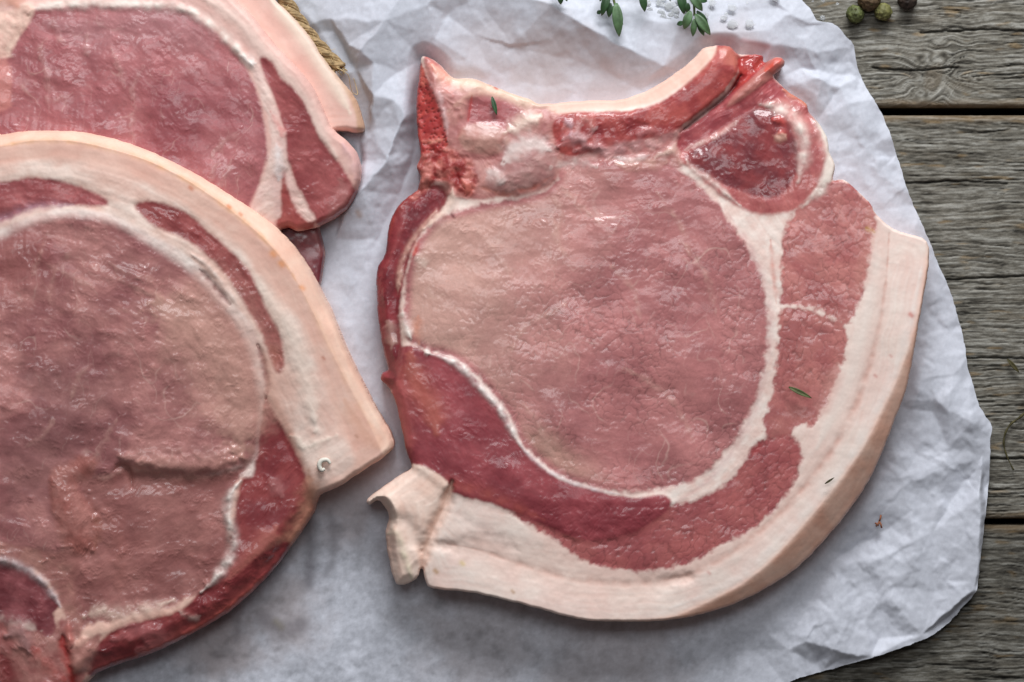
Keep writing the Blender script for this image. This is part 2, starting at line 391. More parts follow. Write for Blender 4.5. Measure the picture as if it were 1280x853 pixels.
def build_paper():
    g = Grid(-92, -92, 1244, 960, 1.7)
    X, Y = g.X, g.Y
    S = g.sdf(PAPER, sub=2, reach=60)
    S = S+0.8*noise(X/9, Y/9, 3)
    lines = [
        [(508,146,9.5),(499,160,9),(487,200,8),(452,239,6.5),(431,273,4),(420,300,1.5)],
        [(462,130,2.5),(450,165,1.0),(452,200,.5),(440,232,.6),(425,262,.6)],
        [(520,175,2.2),(512,215,1.5),(498,245,.8),(470,300,.4)],
        [(469,80,9),(466,122,8.5),(494,128,9.5),(508,146,9.5)],
        [(466,122,8.5),(462,160,5),(458,200,3)],
        [(445,88,4.5),(469,80,9),(500,92,7),(528,74,6)],
        [(440,80,3),(452,66,10),(483,30,12.5),(505,-6,12)],
        [(420,40,4),(436,58,6.5),(452,66,10)],
        [(395,-5,4),(415,25,6),(436,58,6.5)],
        [(505,-6,12),(535,10,11),(560,-20,11)],
        [(535,10,11),(546,50,7.5),(528,74,6)],
        [(546,50,7.5),(585,78,3),(600,110,1)],
        [(640,-6,8),(690,9,9.5),(712,24,9),(742,42,8.5),(792,68,7),(830,84,5),(852,86,2.5)],
        [(690,9,9.5),(740,19,6),(777,29,5.8),(805,25,6),(848,32,5.6),(887,43,5.2),(960,40,4.6),(1010,33,3.6),(1040,32,2.6)],
        [(700,-10,4.5),(760,2,3.8),(820,6,3.6),(900,18,3.4),(970,10,3)],
        [(640,60,2.5),(700,72,2.2),(760,92,1.4),(800,112,.6)],
        [(560,20,6),(590,45,3.2),(640,58,3.4),(690,52,4.5),(730,60,4.2)],
        [(600,-5,6.5),(615,25,4),(640,58,3.4)],
        [(960,-4,3),(985,18,4.4),(1012,30,4)],
        [(618,90,1),(655,104,.6),(720,118,.3)],
        [(940,55,4.5),(985,60,4),(1020,66,4),(1060,60,2)],
        [(1000,85,1.2),(1040,92,1.2),(1075,98,.8)],
        [(1020,152,1),(1060,132,4.2),(1096,122,3.4)],
        [(1060,132,4.2),(1050,110,2.5),(1020,100,3)],
        [(1040,195,1.2),(1075,178,3),(1110,166,2.2)],
        [(1100,262,.8),(1120,240,2.2),(1133,236,2)],
        [(1162,340,1.5),(1180,350,2.2)],
        [(1150,420,.8),(1162,470,4.5),(1168,500,4),(1164,515,2)],
        [(1162,470,4.5),(1190,468,4.2),(1210,470,3)],
        [(1168,500,4),(1182,512,5.2),(1210,528,5.6),(1238,538,3.6)],
        [(1182,512,5.2),(1186,560,3),(1194,590,1.6),(1206,600,.8)],
        [(1210,600,1),(1226,570,2.2),(1238,545,3.4)],
        [(1223,620,4.5),(1222,680,4.6),(1216,735,4)],
        [(1231,625,1),(1229,690,1)],
        [(1120,560,.8),(1140,600,3.2),(1180,586,2.6)],
        [(1140,600,3.2),(1138,640,2.2),(1100,630,2.4)],
        [(1112,660,.6),(1140,676,2.8),(1166,664,1.6)],
        [(1040,700,.8),(1088,704,3.6),(1104,734,3.8),(1140,718,2.8),(1168,738,1.2)],
        [(1104,734,3.8),(1078,752,3.2),(1062,764,4.0),(1020,775,2.8),(994,786,1.2)],
        [(1062,764,4.0),(1080,780,3.2),(1096,800,1.2)],
        [(1006,800,4.2),(1040,812,4.4),(1086,820,4.0)],
        [(960,828,.8),(985,812,2.6),(1006,800,4.2)],
        [(1030,838,.6),(1052,822,1.6)],
        [(1150,792,3.0),(1190,758,3.6),(1218,737,3.6)],
        [(1180,776,.6),(1205,752,1.0)],
        [(900,775,.4),(960,792,1.8),(1000,776,1)],
        [(430,700,.3),(480,770,1.2),(560,790,1.0),(640,800,.8)],
        [(240,830,.5),(300,790,1.4),(345,780,1.2)],
        [(390,620,.2),(394,700,.9),(360,760,.6)],
    ]
    def resample(Zf, ax):
        wx = ax*fbm(X/30, Y/30, 3, 3)/g.st; wy = ax*fbm(X/30, Y/30, 3, 7)/g.st
        ny_, nx_ = X.shape
        jx = np.clip(np.arange(nx_)[None]+wx, 0, nx_-1.001); jy = np.clip(np.arange(ny_)[:, None]+wy, 0, ny_-1.001)
        a = jx.astype(int); b = jy.astype(int); fx = jx-a; fy = jy-b
        return (Zf[b, a]*(1-fx)+Zf[b, a+1]*fx)*(1-fy)+(Zf[b+1, a]*(1-fx)+Zf[b+1, a+1]*fx)*fy
    Z = resample(facets(g, lines, 78, lambda x, y, rs: max(0.2, 0.9+0.35*rs.normal()), 5), 4)
    f1 = resample(facets(g, [], 50, lambda x, y, rs: rs.normal(), 15), 16)
    f2 = resample(facets(g, [], 25, lambda x, y, rs: rs.normal(), 9), 9)
    f3 = resample(facets(g, [], 11, lambda x, y, rs: rs.normal(), 10), 4)
    f4 = facets(g, [], 6, lambda x, y, rs: rs.normal(), 12)
    right = sst(960, 1060, X); topm = sst(150, 80, Y)*sst(560, 620, X); lowl = sst(560, 660, Y)*sst(1000, 880, X)
    amt = np.clip(sst(-0.25, 0.35, fbm(X/110, Y/110, 2, 4))+0.35*right, 0, 1)
    k1 = 0.20+0.62*right; k2 = (0.13+0.34*right+0.05*topm)*(1-0.5*lowl); k3 = (0.09+0.03*right)*(1-0.3*lowl)
    Z = Z+k1*f1+k2*amt*f2+k3*(0.25+amt)*f3+0.028*f4+0.45*fbm(X/110, Y/110, 2, 8)
    # pressed flat where the meat lies on it
    press = np.maximum.reduce([sst(-8, 10, g.sdf(o, sub=2, reach=40)) for o in (OUT_A, OUT_B, OUT_C, OUT_D)])
    near = np.maximum.reduce([sst(-16, 0, g.sdf(o, sub=2, reach=40)) for o in (OUT_A, OUT_B, OUT_D)])
    Z = Z*(1-0.45*near)
    Z = Z*(1-press)+press*0.0
    Z = np.maximum(Z, -0.8)
    # pigment: bleached paper, cloudy fibre, damp spots of soaked-up juice with pinkish shade painted in
    cloud = 0.6*fbm(X/26, Y/26, 4, 2)+0.9*fbm(X/12, Y/10, 5, 8, 0.7); fib = fbm(X/5, Y/5, 3, 6)
    base = np.array(lin(198, 200, 210))
    pig = base*(1+0.34*cloud*sst(500, 720, Y)*sst(1100, 800, X)+0.10*cloud+0.10*fib)[..., None]
    damp_shade = np.zeros(X.shape)
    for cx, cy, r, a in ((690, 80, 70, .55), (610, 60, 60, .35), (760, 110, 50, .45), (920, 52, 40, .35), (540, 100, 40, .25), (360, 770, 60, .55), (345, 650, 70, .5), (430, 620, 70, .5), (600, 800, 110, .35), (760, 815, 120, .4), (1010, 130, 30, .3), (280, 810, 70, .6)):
        damp_shade = np.maximum(damp_shade, a*sst(1.15, 0.25, np.hypot(X-cx, Y-cy)/r+0.5*fbm(X/40, Y/40, 3, 9)))
    damp_shade_col = np.array(lin(176, 160, 158))
    pig = pig*(1-damp_shade[..., None])+damp_shade[..., None]*damp_shade_col
    spots = sst(0.05, 0.6, fbm(X/22, Y/22, 4, 12)+0.5*damp_shade-0.12)*sst(500, 700, Y)*sst(900, 600, X)
    pig = pig*(1-0.22*spots[..., None])
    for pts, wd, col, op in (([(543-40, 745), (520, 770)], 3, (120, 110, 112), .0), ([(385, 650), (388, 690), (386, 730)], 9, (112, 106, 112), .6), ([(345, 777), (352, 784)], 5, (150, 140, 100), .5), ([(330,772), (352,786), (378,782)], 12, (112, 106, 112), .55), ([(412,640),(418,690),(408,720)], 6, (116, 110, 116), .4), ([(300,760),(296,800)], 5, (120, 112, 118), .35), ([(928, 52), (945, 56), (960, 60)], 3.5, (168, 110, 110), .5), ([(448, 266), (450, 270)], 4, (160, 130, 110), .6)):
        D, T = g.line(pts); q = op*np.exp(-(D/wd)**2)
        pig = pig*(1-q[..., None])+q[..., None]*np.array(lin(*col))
    k = 1.0
    P = np.stack([(X-640)*PX, -(Y-426.5)*PX, Z*0.001], -1)
    n = grid_normals(g, P[..., 2])
    ins = S
    V, F, PG, NN, _ = cut(g, P, n, pig, ins)
    # a real sheet: turn a thin edge down all round
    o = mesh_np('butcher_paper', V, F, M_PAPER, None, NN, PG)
    tag(o, 'crumpled white butcher paper sheet spread under all the meat', 'paper')
    return o

def grid_normals(g, Zm):
    dzdx = np.gradient(Zm, g.st*PX, axis=1); dzdy = -np.gradient(Zm, g.st*PX, axis=0)
    n = np.stack([-dzdx, -dzdy, np.ones_like(Zm)], -1)
    return n/np.linalg.norm(n, axis=-1, keepdims=True)

def cut(g, P, n, pig, ins):
    """keep the grid inside the outline and slide its rim onto the outline"""
    gy, gx = np.gradient(ins, g.st); gl = np.hypot(gx, gy)+1e-6
    move = np.where(ins < 0.25*g.st, ins, 0)
    move = np.clip(move, -1.6*g.st, 0.25*g.st)
    P = P.copy()
    P[..., 0] -= move*gx/gl*PX; P[..., 1] += move*gy/gl*PX
    ok = ins > -0.95*g.st
    fm = ok[:-1, :-1] & ok[1:, :-1] & ok[:-1, 1:] & ok[1:, 1:]
    ny, nx = ins.shape; idx = np.arange(ny*nx).reshape(ny, nx)
    F = np.stack([idx[1:, :-1], idx[1:, 1:], idx[:-1, 1:], idx[:-1, :-1]], -1)
    return P.reshape(-1, 3), F[fm], pig.reshape(-1, 3), n.reshape(-1, 3), fm

# compact wrapper so unused vertices are dropped
_cut0 = cut
def cut(g, P, n, pig, ins):
    V, F, PG, NN, fm = _cut0(g, P, n, pig, ins)
    used = np.unique(F); mp = np.full(len(V), -1); mp[used] = np.arange(len(used))
    return V[used], mp[F], PG[used], NN[used], fm

build_paper()

# ------------------------------------------------------------------ meat
class Slab:
    def __init__(s, outline, box, st, zref):
        s.g = Grid(*box, st); s.X, s.Y = s.g.X, s.g.Y
        s.out = s.g.sdf(outline, sub=3, reach=60)
        s.out = s.out+0.9*fbm(s.X/13, s.Y/13, 2, 2)
        s.H = np.zeros(s.X.shape)                    # mm, relief above the general top
        s.C = np.zeros(s.X.shape+(3,)); s.L = np.zeros(s.X.shape, int)
        s.names = []; s.zref = zref; s.relief = 0.35; s.soft = 0.22; s.F = 0.60*fbm(s.X/52, s.Y/38, 2, 13)
    def win(s, m):
        j = np.where(m.any(1))[0]; i = np.where(m.any(0))[0]
        if len(j) == 0: return None
        return (slice(j[0], j[-1]+1), slice(i[0], i[-1]+1))
    def region(s, name, mat, poly, col, soft=2.5, dz=0.0, bulge=0.0, bw=14.0, tex=None, warp=2.0, col2=None, mott=40, label=None, full=False, op=1.0, own=True, seed=0, wsc=16, grow=0.0):
        D = s.out*0+50 if full else s.g.sdf(poly, sub=3, reach=60)
        D = D+grow
        w = s.win(D > -(soft*3+warp+4))
        if w is None: return D
        X, Y, d = s.X[w], s.Y[w], D[w]
        if warp and not full: d = d+warp*fbm(X/wsc, Y/wsc, 3, 3+seed)+0.8*fbm(X/5, Y/5, 2, 8+seed)
        m = sst(-soft, soft, d)
        c = np.array(lin(*col))*np.ones(X.shape+(1,))
        if col2:
            t = sst(-0.35, 0.35, fbm(X/mott, Y/mott, 4, 5+seed))[..., None]
            c = c*(1-t)+t*np.array(lin(*col2))
        if mat is M_LEAN:
            lum = c.mean(-1, keepdims=True); c = c*np.array((1.04, 0.985, 0.985))
        if mat in (M_FAT, M_RIND): c = c*np.array((1.03, 0.958, 0.945))
        mm = (m*op)[..., None]
        s.C[w] = s.C[w]*(1-mm)+c*mm
        rise = sst(-0.15, 1, d/(bw*1.5))
        s.H[w] += dz*sst(-soft*2.4, soft*2.4, d)+0.30*bulge*rise
        if tex is not None:
            class v: pass
            v = v(); v.X, v.Y, v.out = X, Y, s.out[w]
            h, ctint = tex(v, d)
            s.H[w] += h*m
            if ctint is not None: s.C[w] *= (1+(ctint if np.ndim(ctint) == 3 else ctint[..., None])*m[..., None])
        if own:
            i = len(s.names); s.names.append((name, mat, label)); L = s.L[w]; L[d > 0] = i
        return D
    def veins(s, D):
        """thin pale marbling that branches through the eye of the chop"""
        w = s.win(D > 4); X, Y, d = s.X[w], s.Y[w], D[w]
        wx = 14*fbm(X/40, Y/40, 3, 2); wy = 14*fbm(X/40, Y/40, 3, 6)
        v = np.zeros(X.shape)
        for k, (sc, wd, op) in enumerate(((78, .020, .42), (46, .028, .30), (26, .04, .16))):
            n_ = noise((X+wx)/sc/0.7, (Y+wy)/sc/1.3, 4+k)
            m_ = sst(-0.05, 0.35, fbm(X/55+k*3, Y/55, 3, 11+k))
            v = np.maximum(v, op*m_*np.exp(-(n_/wd)**2))
        v = v*sst(4, 16, d)
        s.C[w] = s.C[w]*(1-v[..., None])+v[..., None]*np.array(lin(226, 188, 176))
        s.H[w] += 0.10*v
    def stroke(s, pts, width, col=None, op=1.0, dz=0.0, taper=True, warp=1.2, name=None, mat=None, shape=2.0, seed=0):
        D, T = s.g.line(pts, reach=width*3+12)
        w = s.win(D < 900)
        if w is None: return
        X, Y = s.X[w], s.Y[w]
        d = np.abs(D[w]+warp*fbm(X/10, Y/10, 2, 6+seed)); t = T[w]
        wl = width*(np.clip(np.minimum(t, 1-t)*5, 0.25, 1) if taper else 1.0)
        q = np.exp(-(d/wl)**shape)
        if width < 9 and taper and dz > -1: q = q*np.clip(0.72+0.9*fbm(X/14, Y/14, 3, 10+seed), 0.12, 1.1)
        if col is not None:
            k = (np.clip(op*q, 0, 1))[..., None]; s.C[w] = s.C[w]*(1-k)+k*np.array(lin(*col))
        s.H[w] += dz*q
        if name:
            i = len(s.names); s.names.append((name, mat, None)); L = s.L[w]; L[d < wl*0.85] = i
    def build(s, root, top, thick=15.0, base=None):
        """top: general top height in mm for every grid point"""
        g = s.g
        k = (HC-s.zref*0.001)/HC
        Hb = blur(s.H, 11)
        Z = top+Hb+s.relief*(s.H-Hb)
        Zm = Z*0.001
        n = grid_normals(g, (top+Hb+s.soft*(s.H-Hb))*0.001/k)
        film = grid_normals(g, (top+blur(s.H, 2)+s.F)*0.001/k).reshape(-1, 3)
        ox, oy = root.location.x, root.location.y
        Pw = np.stack([(s.X-640)*PX*k-ox, -(s.Y-426.5)*PX*k-oy, Zm-root.location.z], -1)
        gy, gx = np.gradient(s.out, g.st); gl = np.hypot(gx, gy)+1e-6
        mv = np.clip(np.where(s.out < 0.25*g.st, s.out, 0), -1.6*g.st, 0.25*g.st)
        Pw[..., 0] -= mv*gx/gl*PX*k; Pw[..., 1] += mv*gy/gl*PX*k
        ok = s.out > -0.95*g.st
        fm = ok[:-1, :-1] & ok[1:, :-1] & ok[:-1, 1:] & ok[1:, 1:]
        ny, nx = s.X.shape; idx = np.arange(ny*nx).reshape(ny, nx)
        FQ = np.stack([idx[1:, :-1], idx[1:, 1:], idx[:-1, 1:], idx[:-1, :-1]], -1)
        LQ = s.L[:-1, :-1]
        V = Pw.reshape(-1, 3); NN = n.reshape(-1, 3); PG = np.clip(s.C.reshape(-1, 3), 0.002, 0.95)
        zb = np.full(len(V), 0.0) if base is None else np.maximum(base, V[:, 2]+root.location.z-thick*0.001)-root.location.z
        for i, (nm, mat, lab) in enumerate(s.names):
            F = FQ[fm & (LQ == i)]
            if len(F) < 12: continue
            e = np.concatenate([F[:, [0, 1]], F[:, [1, 2]], F[:, [2, 3]], F[:, [3, 0]]])
            key = np.sort(e, 1); _, inv, cnt = np.unique(key[:, 0].astype(np.int64)*(ny*nx)+key[:, 1], return_inverse=True, return_counts=True)
            be = e[cnt[inv] == 1]
            used = np.unique(F); mp = np.full(len(V), -1); mp[used] = np.arange(len(used))
            v0, f0, n0, p0, q0 = V[used], mp[F], NN[used], PG[used], film[used]
            a, b = V[be[:, 0]], V[be[:, 1]]
            al, bl = a.copy(), b.copy(); al[:, 2] = np.minimum(zb[be[:, 0]], a[:, 2]-0.0002); bl[:, 2] = np.minimum(zb[be[:, 1]], b[:, 2]-0.0002)
            d = b-a; on = np.stack([d[:, 1], -d[:, 0], 0*d[:, 0]], -1); on /= (np.linalg.norm(on, axis=1, keepdims=True)+1e-12)
            m = len(be); st = len(v0); q = np.arange(m)
            v0 = np.concatenate([v0, a, b, bl, al]); n0 = np.concatenate([n0, on, on, on, on]); q0 = np.concatenate([q0, on, on, on, on])
            p0 = np.concatenate([p0, PG[be[:, 0]], PG[be[:, 1]], PG[be[:, 1]], PG[be[:, 0]]])
            f0 = np.concatenate([f0, np.stack([st+m+q, st+q, st+3*m+q, st+2*m+q], -1)])
            o = mesh_np(nm, v0, f0, mat, root, n0, p0, film=q0)
            if lab: o['label'] = lab

# surface textures of the flesh: (height in mm, relative tint)
def cracks(u, v, seed, w=0.09):
    """network of fine furrows: 1 on the plateaus, 0 in a furrow"""
    n1 = np.abs(noise(u, v, seed)+0.25*noise(u*2.1, v*2.1, seed+1))
    n2 = np.abs(noise(u*0.8+11.3, v*0.8+4.1, seed+2)+0.25*noise(u*1.9, v*1.9, seed+3))
    return np.minimum(sst(0, w*2.6, n1), sst(0, w*2.6, n2))

def cells(u, v, seed):
    """Worley cells with the offset to the cell's own centre"""
    ix = np.floor(u).astype(int); iy = np.floor(v).astype(int); J = _J[seed % 16]
    f1 = np.full(u.shape, 9.0); f2 = f1.copy(); ox = np.zeros(u.shape); oy = ox.copy(); ca = ox.copy(); cb = ox.copy()
    for a in (-1, 0, 1):
        for b in (-1, 0, 1):
            q = J[(ix+a) & 255, (iy+b) & 255]
            dx = u-(ix+a+q[..., 0]); dy = v-(iy+b+q[..., 1]); d = np.hypot(dx, dy); near = d < f1
            f2 = np.where(near, f1, np.minimum(f2, d)); f1 = np.where(near, d, f1)
            ox = np.where(near, dx, ox); oy = np.where(near, dy, oy)
            ca = np.where(near, q[..., 0]*7.31 % 1.0, ca); cb = np.where(near, q[..., 1]*5.17 % 1.0, cb)
    return f1, f2, ox, oy, ca, cb

def t_flake(sc=15, ang=0.3, stretch=1.5, amp=0.3, seed=0, patch=70, lo=-0.3, hi=0.15, tint=0.3, tilt=0.2):
    """cut muscle face: flat flakes, each tipped a little its own way, parted by fine dark furrows"""
    def f(s, d):
        X, Y = s.X, s.Y; ca, sa = math.cos(ang), math.sin(ang)
        wx = 10*fbm(X/26, Y/26, 3, seed)+2.5*noise(X/6, Y/6, seed+5); wy = 10*fbm(X/26, Y/26, 3, seed+4)+2.5*noise(X/6, Y/6, seed+8)
        u = ((X+wx)*ca+(Y+wy)*sa)/sc/stretch; v = (-(X+wx)*sa+(Y+wy)*ca)/sc
        f1, f2, ox, oy, a, b = cells(u, v, seed)
        g1, g2, px, py, a2, b2 = cells(u*2.1+3.3, v*2.1+1.7, seed+1)
        l1 = np.exp(-((f2-f1)/0.085)**2); l2 = np.exp(-((g2-g1)/0.14)**2)
        p = sst(lo, hi, fbm(X/patch, Y/patch, 3, seed+2)); p2 = sst(-0.1, 0.3, fbm(X/patch*1.4, Y/patch*1.4, 3, seed+6))
        h = -amp*p*(0.9*l1+0.5*p2*l2)+amp*tilt*p*((a-0.5)*ox+(b-0.6)*oy)*2.0+0.2*amp*tilt*p2*((a2-0.5)*px+(b2-0.5)*py)+0.35*amp*fbm(X/24, Y/16, 2, seed+3)
        return h, -tint*p*(l1+0.5*p2*l2)+0.10*p*tint+0.08*fbm(X/34, Y/34, 3, seed+7)+0.16*fbm(u*sc/20, v*sc/2.6, 3, seed+9)
    return f

def t_crackle(sc=11, ang=0.5, stretch=1.5, amp=0.32, seed=0, patch=60, lo=-0.2, hi=0.3, tint=0.10, lump=0.0):
    def f(s, d):
        X, Y = s.X, s.Y; ca, sa = math.cos(ang), math.sin(ang)
        wx = 9*fbm(X/24, Y/24, 3, seed); wy = 9*fbm(X/24, Y/24, 3, seed+4)
        u = ((X+wx)*ca+(Y+wy)*sa)/sc/stretch; v = (-(X+wx)*sa+(Y+wy)*ca)/sc
        f1, f2, cid = worley(u*0.8, v*0.8, seed)
        t = 0.45*sst(0.0, 0.25, f2-f1)*(0.5+cid)+0.75*cracks(u*0.7, v*0.7, seed+2)
        t2 = cracks(u*1.7+5, v*1.7, seed+5)
        p = sst(lo, hi, fbm(X/patch, Y/patch, 3, seed+2))
        h = amp*(p*(t-1)+0.40*p*(t2-1)+0.35*p*(cid-0.5))+0.30*amp*fbm(X/16, Y/11, 2, seed+3)
        if lump:
            g1, g2, gc = worley(u*sc/27, v*sc/27, seed+6); L_ = sst(0, 0.35, g2-g1)
            h = h+lump*(L_-1+0.5*(gc-0.5))
        return h, tint*p*(0.5*(t-0.8)+0.35*(t2-0.8))+0.07*fbm(X/30, Y/30, 3, seed+6)
    return f

def t_streak(L=26, wd=6, ang=0.0, amp=0.35, seed=0, tint=0.08, bend=10):
    """fine raised threads and pleats along the grain, in patches, on an otherwise smooth surface"""
    def f(s, d):
        X, Y = s.X, s.Y
        wx = bend*1.2*fbm(X/45, Y/45, 3, seed+1); wy = bend*1.2*fbm(X/45, Y/45, 3, seed+2)
        ca, sa = math.cos(ang), math.sin(ang)
        u = ((X+wx)*ca+(Y+wy)*sa); v = (-(X+wx)*sa+(Y+wy)*ca)
        n1 = noise(u/L, v/wd/1.1, seed)+0.45*noise(u/L*2.3, v/wd*1.6, seed+6)
        n2 = noise(u/(L*.5), v/(wd*.62), seed+3)+0.4*noise(u/L*5, v/wd*3, seed+8)
        r1 = np.exp(-(n1/0.13)**2); r2 = np.exp(-(n2/0.16)**2)
        p = sst(0.0, 0.4, fbm(X/30, Y/22, 3, seed+5)); p2 = sst(-0.1, 0.35, fbm(X/26, Y/18, 3, seed+9))
        h = amp*(0.75*p*r1+0.45*p2*r2)+0.8*amp*fbm(u/60, v/30, 2, seed+7)
        return h, tint*(0.45*r1*p+0.3*r2*p2+0.9*fbm(X/22, Y/22, 3, seed+4))+0.17*fbm(u/24, v/2.8, 3, seed+10)
    return f

def t_fat(ang=0.0, amp=0.12, seed=0, tint=0.09):
    """fat: fine fibres running along the rim of the chop, soft pink clouds"""
    def f(s, d):
        X, Y = s.X, s.Y
        u = (X*math.cos(ang)+Y*math.sin(ang)); v = s.out+5*fbm(X/40, Y/40, 2, seed+5)
        fib = fbm(u/70, v/4.5, 3, seed+1); pin = fbm(X/28, Y/28, 4, seed+6)
        h = amp*(1.2*fbm(X/45, Y/45, 2, seed)+0.7*fib+0.35*noise(X/3.5, Y/3.5, seed+2)+0.5*fbm(X/9, Y/9, 2, seed+3))
        pk = tint*(0.9*fib+1.2*pin)[..., None]
        return h, pk*np.array((0.35, 1.0, 1.15))
    return f

def t_lump(sc=16, amp=0.8, seed=0, tint=0.1):
    def f(s, d):
        X, Y = s.X, s.Y
        h = amp*(fbm(X/sc, Y/sc, 4, seed)+0.5*np.abs(noise(X/sc*1.7, Y/sc*1.7, seed+2)))
        return h, tint*fbm(X/12, Y/12, 3, seed+3)
    return f

def t_spongy(sc=3.2, amp=0.5, seed=0):
    def f(s, d):
        X, Y = s.X, s.Y
        f1, f2, c = worley(X/sc/1.3, Y/sc, seed)
        pit = sst(0.42, 0.15, f1)*(c > 0.35)
        return -amp*pit+0.25*fbm(X/12, Y/12, 3, seed), -0.45*pit+0.15*fbm(X/14, Y/14, 3, seed+1)
    return f

FATC = (238, 222, 212); FATP = (236, 208, 198)

def chop_right():
    s = Slab(OUT_A, (455, 50, 1166, 784), 1.15, 15)
    X, Y = s.X, s.Y
    LATE = []
    # fat everywhere first, then rind, then the muscles on it
    s.region('fat_cap', M_FAT, None, (238, 224, 214), full=True, col2=(236, 214, 204), mott=50, tex=t_fat(0.8, 0.14, 1))
    RIND = [(1162,298),(1159,312),(1156,332),(1148,380),(1136,427),(1118,477),(1102,510),(1077,559),(1039,613),(1004,655),(973,690),(932,726),(880,754),(842,770),(803,776),(730,776),(670,764),(600,746),(535,738),(535,800),(900,810),(1100,720),(1190,500),(1190,300)]
    dr = s.region('rind', M_RIND, RIND, (236, 198, 178), soft=6.0, warp=1.5, tex=t_fat(0.8, 0.08, 4), col2=(228, 182, 160), mott=36)
    s.stroke([(1104,296),(1100,350),(1089,418),(1069,487),(1044,540),(1006,594),(960,643),(910,684),(856,712),(800,724)], 16, (230, 196, 184), .5, 0, warp=4)
    s.stroke([(1110,292),(1106,350),(1095,420),(1075,490),(1050,545),(1012,600),(965,650),(915,690),(860,718),(800,730),(740,727),(690,718),(640,702),(600,688),(560,680)], 5, (214, 168, 154), .75, -0.3)
    s.stroke([(860,722),(800,733),(740,726),(690,712),(640,700),(600,688),(548,682)], 26, (230, 194, 180), .45, -0.9, warp=5)
    s.stroke([(1094,300),(1088,360),(1074,430),(1052,495),(1020,560)], 10, (240, 226, 216), .5, 0.1)
    s.stroke([(640,640),(680,668),(730,700),(790,715),(850,712),(910,690)], 9, (228, 192, 180), .4, -0.1)
    s.stroke([(560,640),(600,660),(650,690)], 8, (230, 204, 194), .5, -0.3)
    s.stroke([(1150,335),(1141,382),(1128,430),(1110,480),(1094,512),(1069,560),(1031,610),(997,650),(966,684),(926,718),(876,745),(838,760)], 7, (242, 228, 220), .6, 0.1)
    # white seam round the eye
    s.region('fat_seam', M_FAT, [(840,185),(880,205),(920,240),(985,262),(1035,225),(1000,262),(984,300),(980,360),(976,420),(970,480),(952,540),(925,585),(880,620),(840,642),(800,640),(780,610),(860,580),(930,500),(950,420),(940,340),(905,275),(850,215)], (238, 225, 216), soft=3, tex=t_fat(1.4, 0.15, 2), col2=(230, 206, 196), mott=22, dz=0.0)
    s.stroke([(905,262),(938,310),(958,365),(962,420),(950,490),(925,548),(885,600),(845,628)], 5, (206, 160, 158), .45, 0)
    s.stroke([(963,300),(966,340),(970,380)], 3, (206, 120, 104), .6, -0.2)
    s.region('muscle', M_LEAN, [(690,140),(760,150),(840,150),(866,176),(852,200),(846,212),(800,212),(740,212),(700,212),(680,190)], (178,114,110), soft=5, dz=-0.2, tex=t_streak(20,7,-0.3,0.5,3,0.12,10), col2=(196,148,142), mott=16, warp=5)
    for pts, wd, c, o_, hh in (([(700,178),(716,166),(730,172),(744,160)],5,(206,166,166),.6,.5),([(716,190),(740,184),(760,192),(790,186)],5,(204,150,150),.6,.5),([(790,170),(812,164),(830,172),(850,162)],6,(186,124,124),.6,.5),([(706,150),(714,160),(711,170)],4,(198,160,170),.7,.3),([(726,146),(736,152),(742,162)],5,(206,160,152),.5,.4),([(770,206),(800,207),(832,203)],6,(214,170,150),.6,.3),([(690,210),(720,204),(745,208)],5,(224,204,196),.6,.3),([(832,184),(846,194),(858,206)],6,(206,150,138),.6,.4),([(818,196),(836,190),(846,180)],4,(226,196,180),.6,.4)):
        LATE.append((pts, wd, c, o_, hh))
    # muscles of the right edge
    lob = t_flake(12, 0.9, 1.3, 0.2, 3, 90, -0.5, 0.1, 0.26, 0.2)
    s.region('muscle', M_LEAN, [(1030,230),(1052,226),(1072,240),(1094,270),(1088,300),(1082,340),(1074,372),(1060,404),(1036,394),(1010,384),(976,380),(977,358),(977,301),(992,268)], (190, 122, 116), soft=3, warp=6, wsc=10, dz=-0.2, bulge=0.5, tex=lob, col2=(170, 98, 96), mott=34)
    s.region('muscle', M_LEAN, [(977,386),(1010,388),(1036,398),(1056,410),(1055,440),(1046,468),(1030,508),(1014,532),(1001,531),(980,546),(955,548),(958,515),(967,483),(972,430)], (184, 116, 110), soft=3, warp=6, wsc=10, dz=-0.2, bulge=0.5, tex=lob, col2=(166, 96, 94), mott=34)
    s.stroke([(1085,262),(1086,290),(1080,330),(1072,368)], 12, (204, 140, 128), .45, 0)
    s.stroke([(1046,455),(1036,490),(1022,520)], 12, (204, 148, 138), .5, 0)
    s.stroke([(1080,284),(1086,288),(1092,291)], 3, (190, 140, 60), .7, 0)
    s.region('muscle', M_LEAN, [(946,553),(985,545),(998,556),(1001,575),(988,610),(957,648),(932,666),(900,682),(880,694),(842,709),(790,714),(752,708),(721,696),(690,672),(640,640),(700,630),(830,632),(880,620),(912,601),(928,580)], (172, 96, 94), soft=3.5, dz=-0.2, bulge=0.3, warp=5, wsc=10, tex=t_flake(10, -0.6, 1.9, 0.24, 6, 120, -0.6, 0.0, 0.28, 0.2), col2=(156, 80, 82), mott=40)
    s.stroke([(948,552),(946,562),(940,570)], 4, (176, 50, 48), .7, -0.4)
    # eye of the chop
    EYE = [(505,390),(509,340),(524,300),(548,272),(580,262),(620,252),(668,244),(696,225),(702,203),(760,203),(830,203),(862,222),(892,250),(922,292),(948,338),(959,400),(956,452),(939,512),(909,562),(873,597),(830,611),(790,615),(750,611),(702,596),(667,570),(647,545),(636,518),(612,488),(586,461),(560,445),(534,439),(512,425),(503,402)]
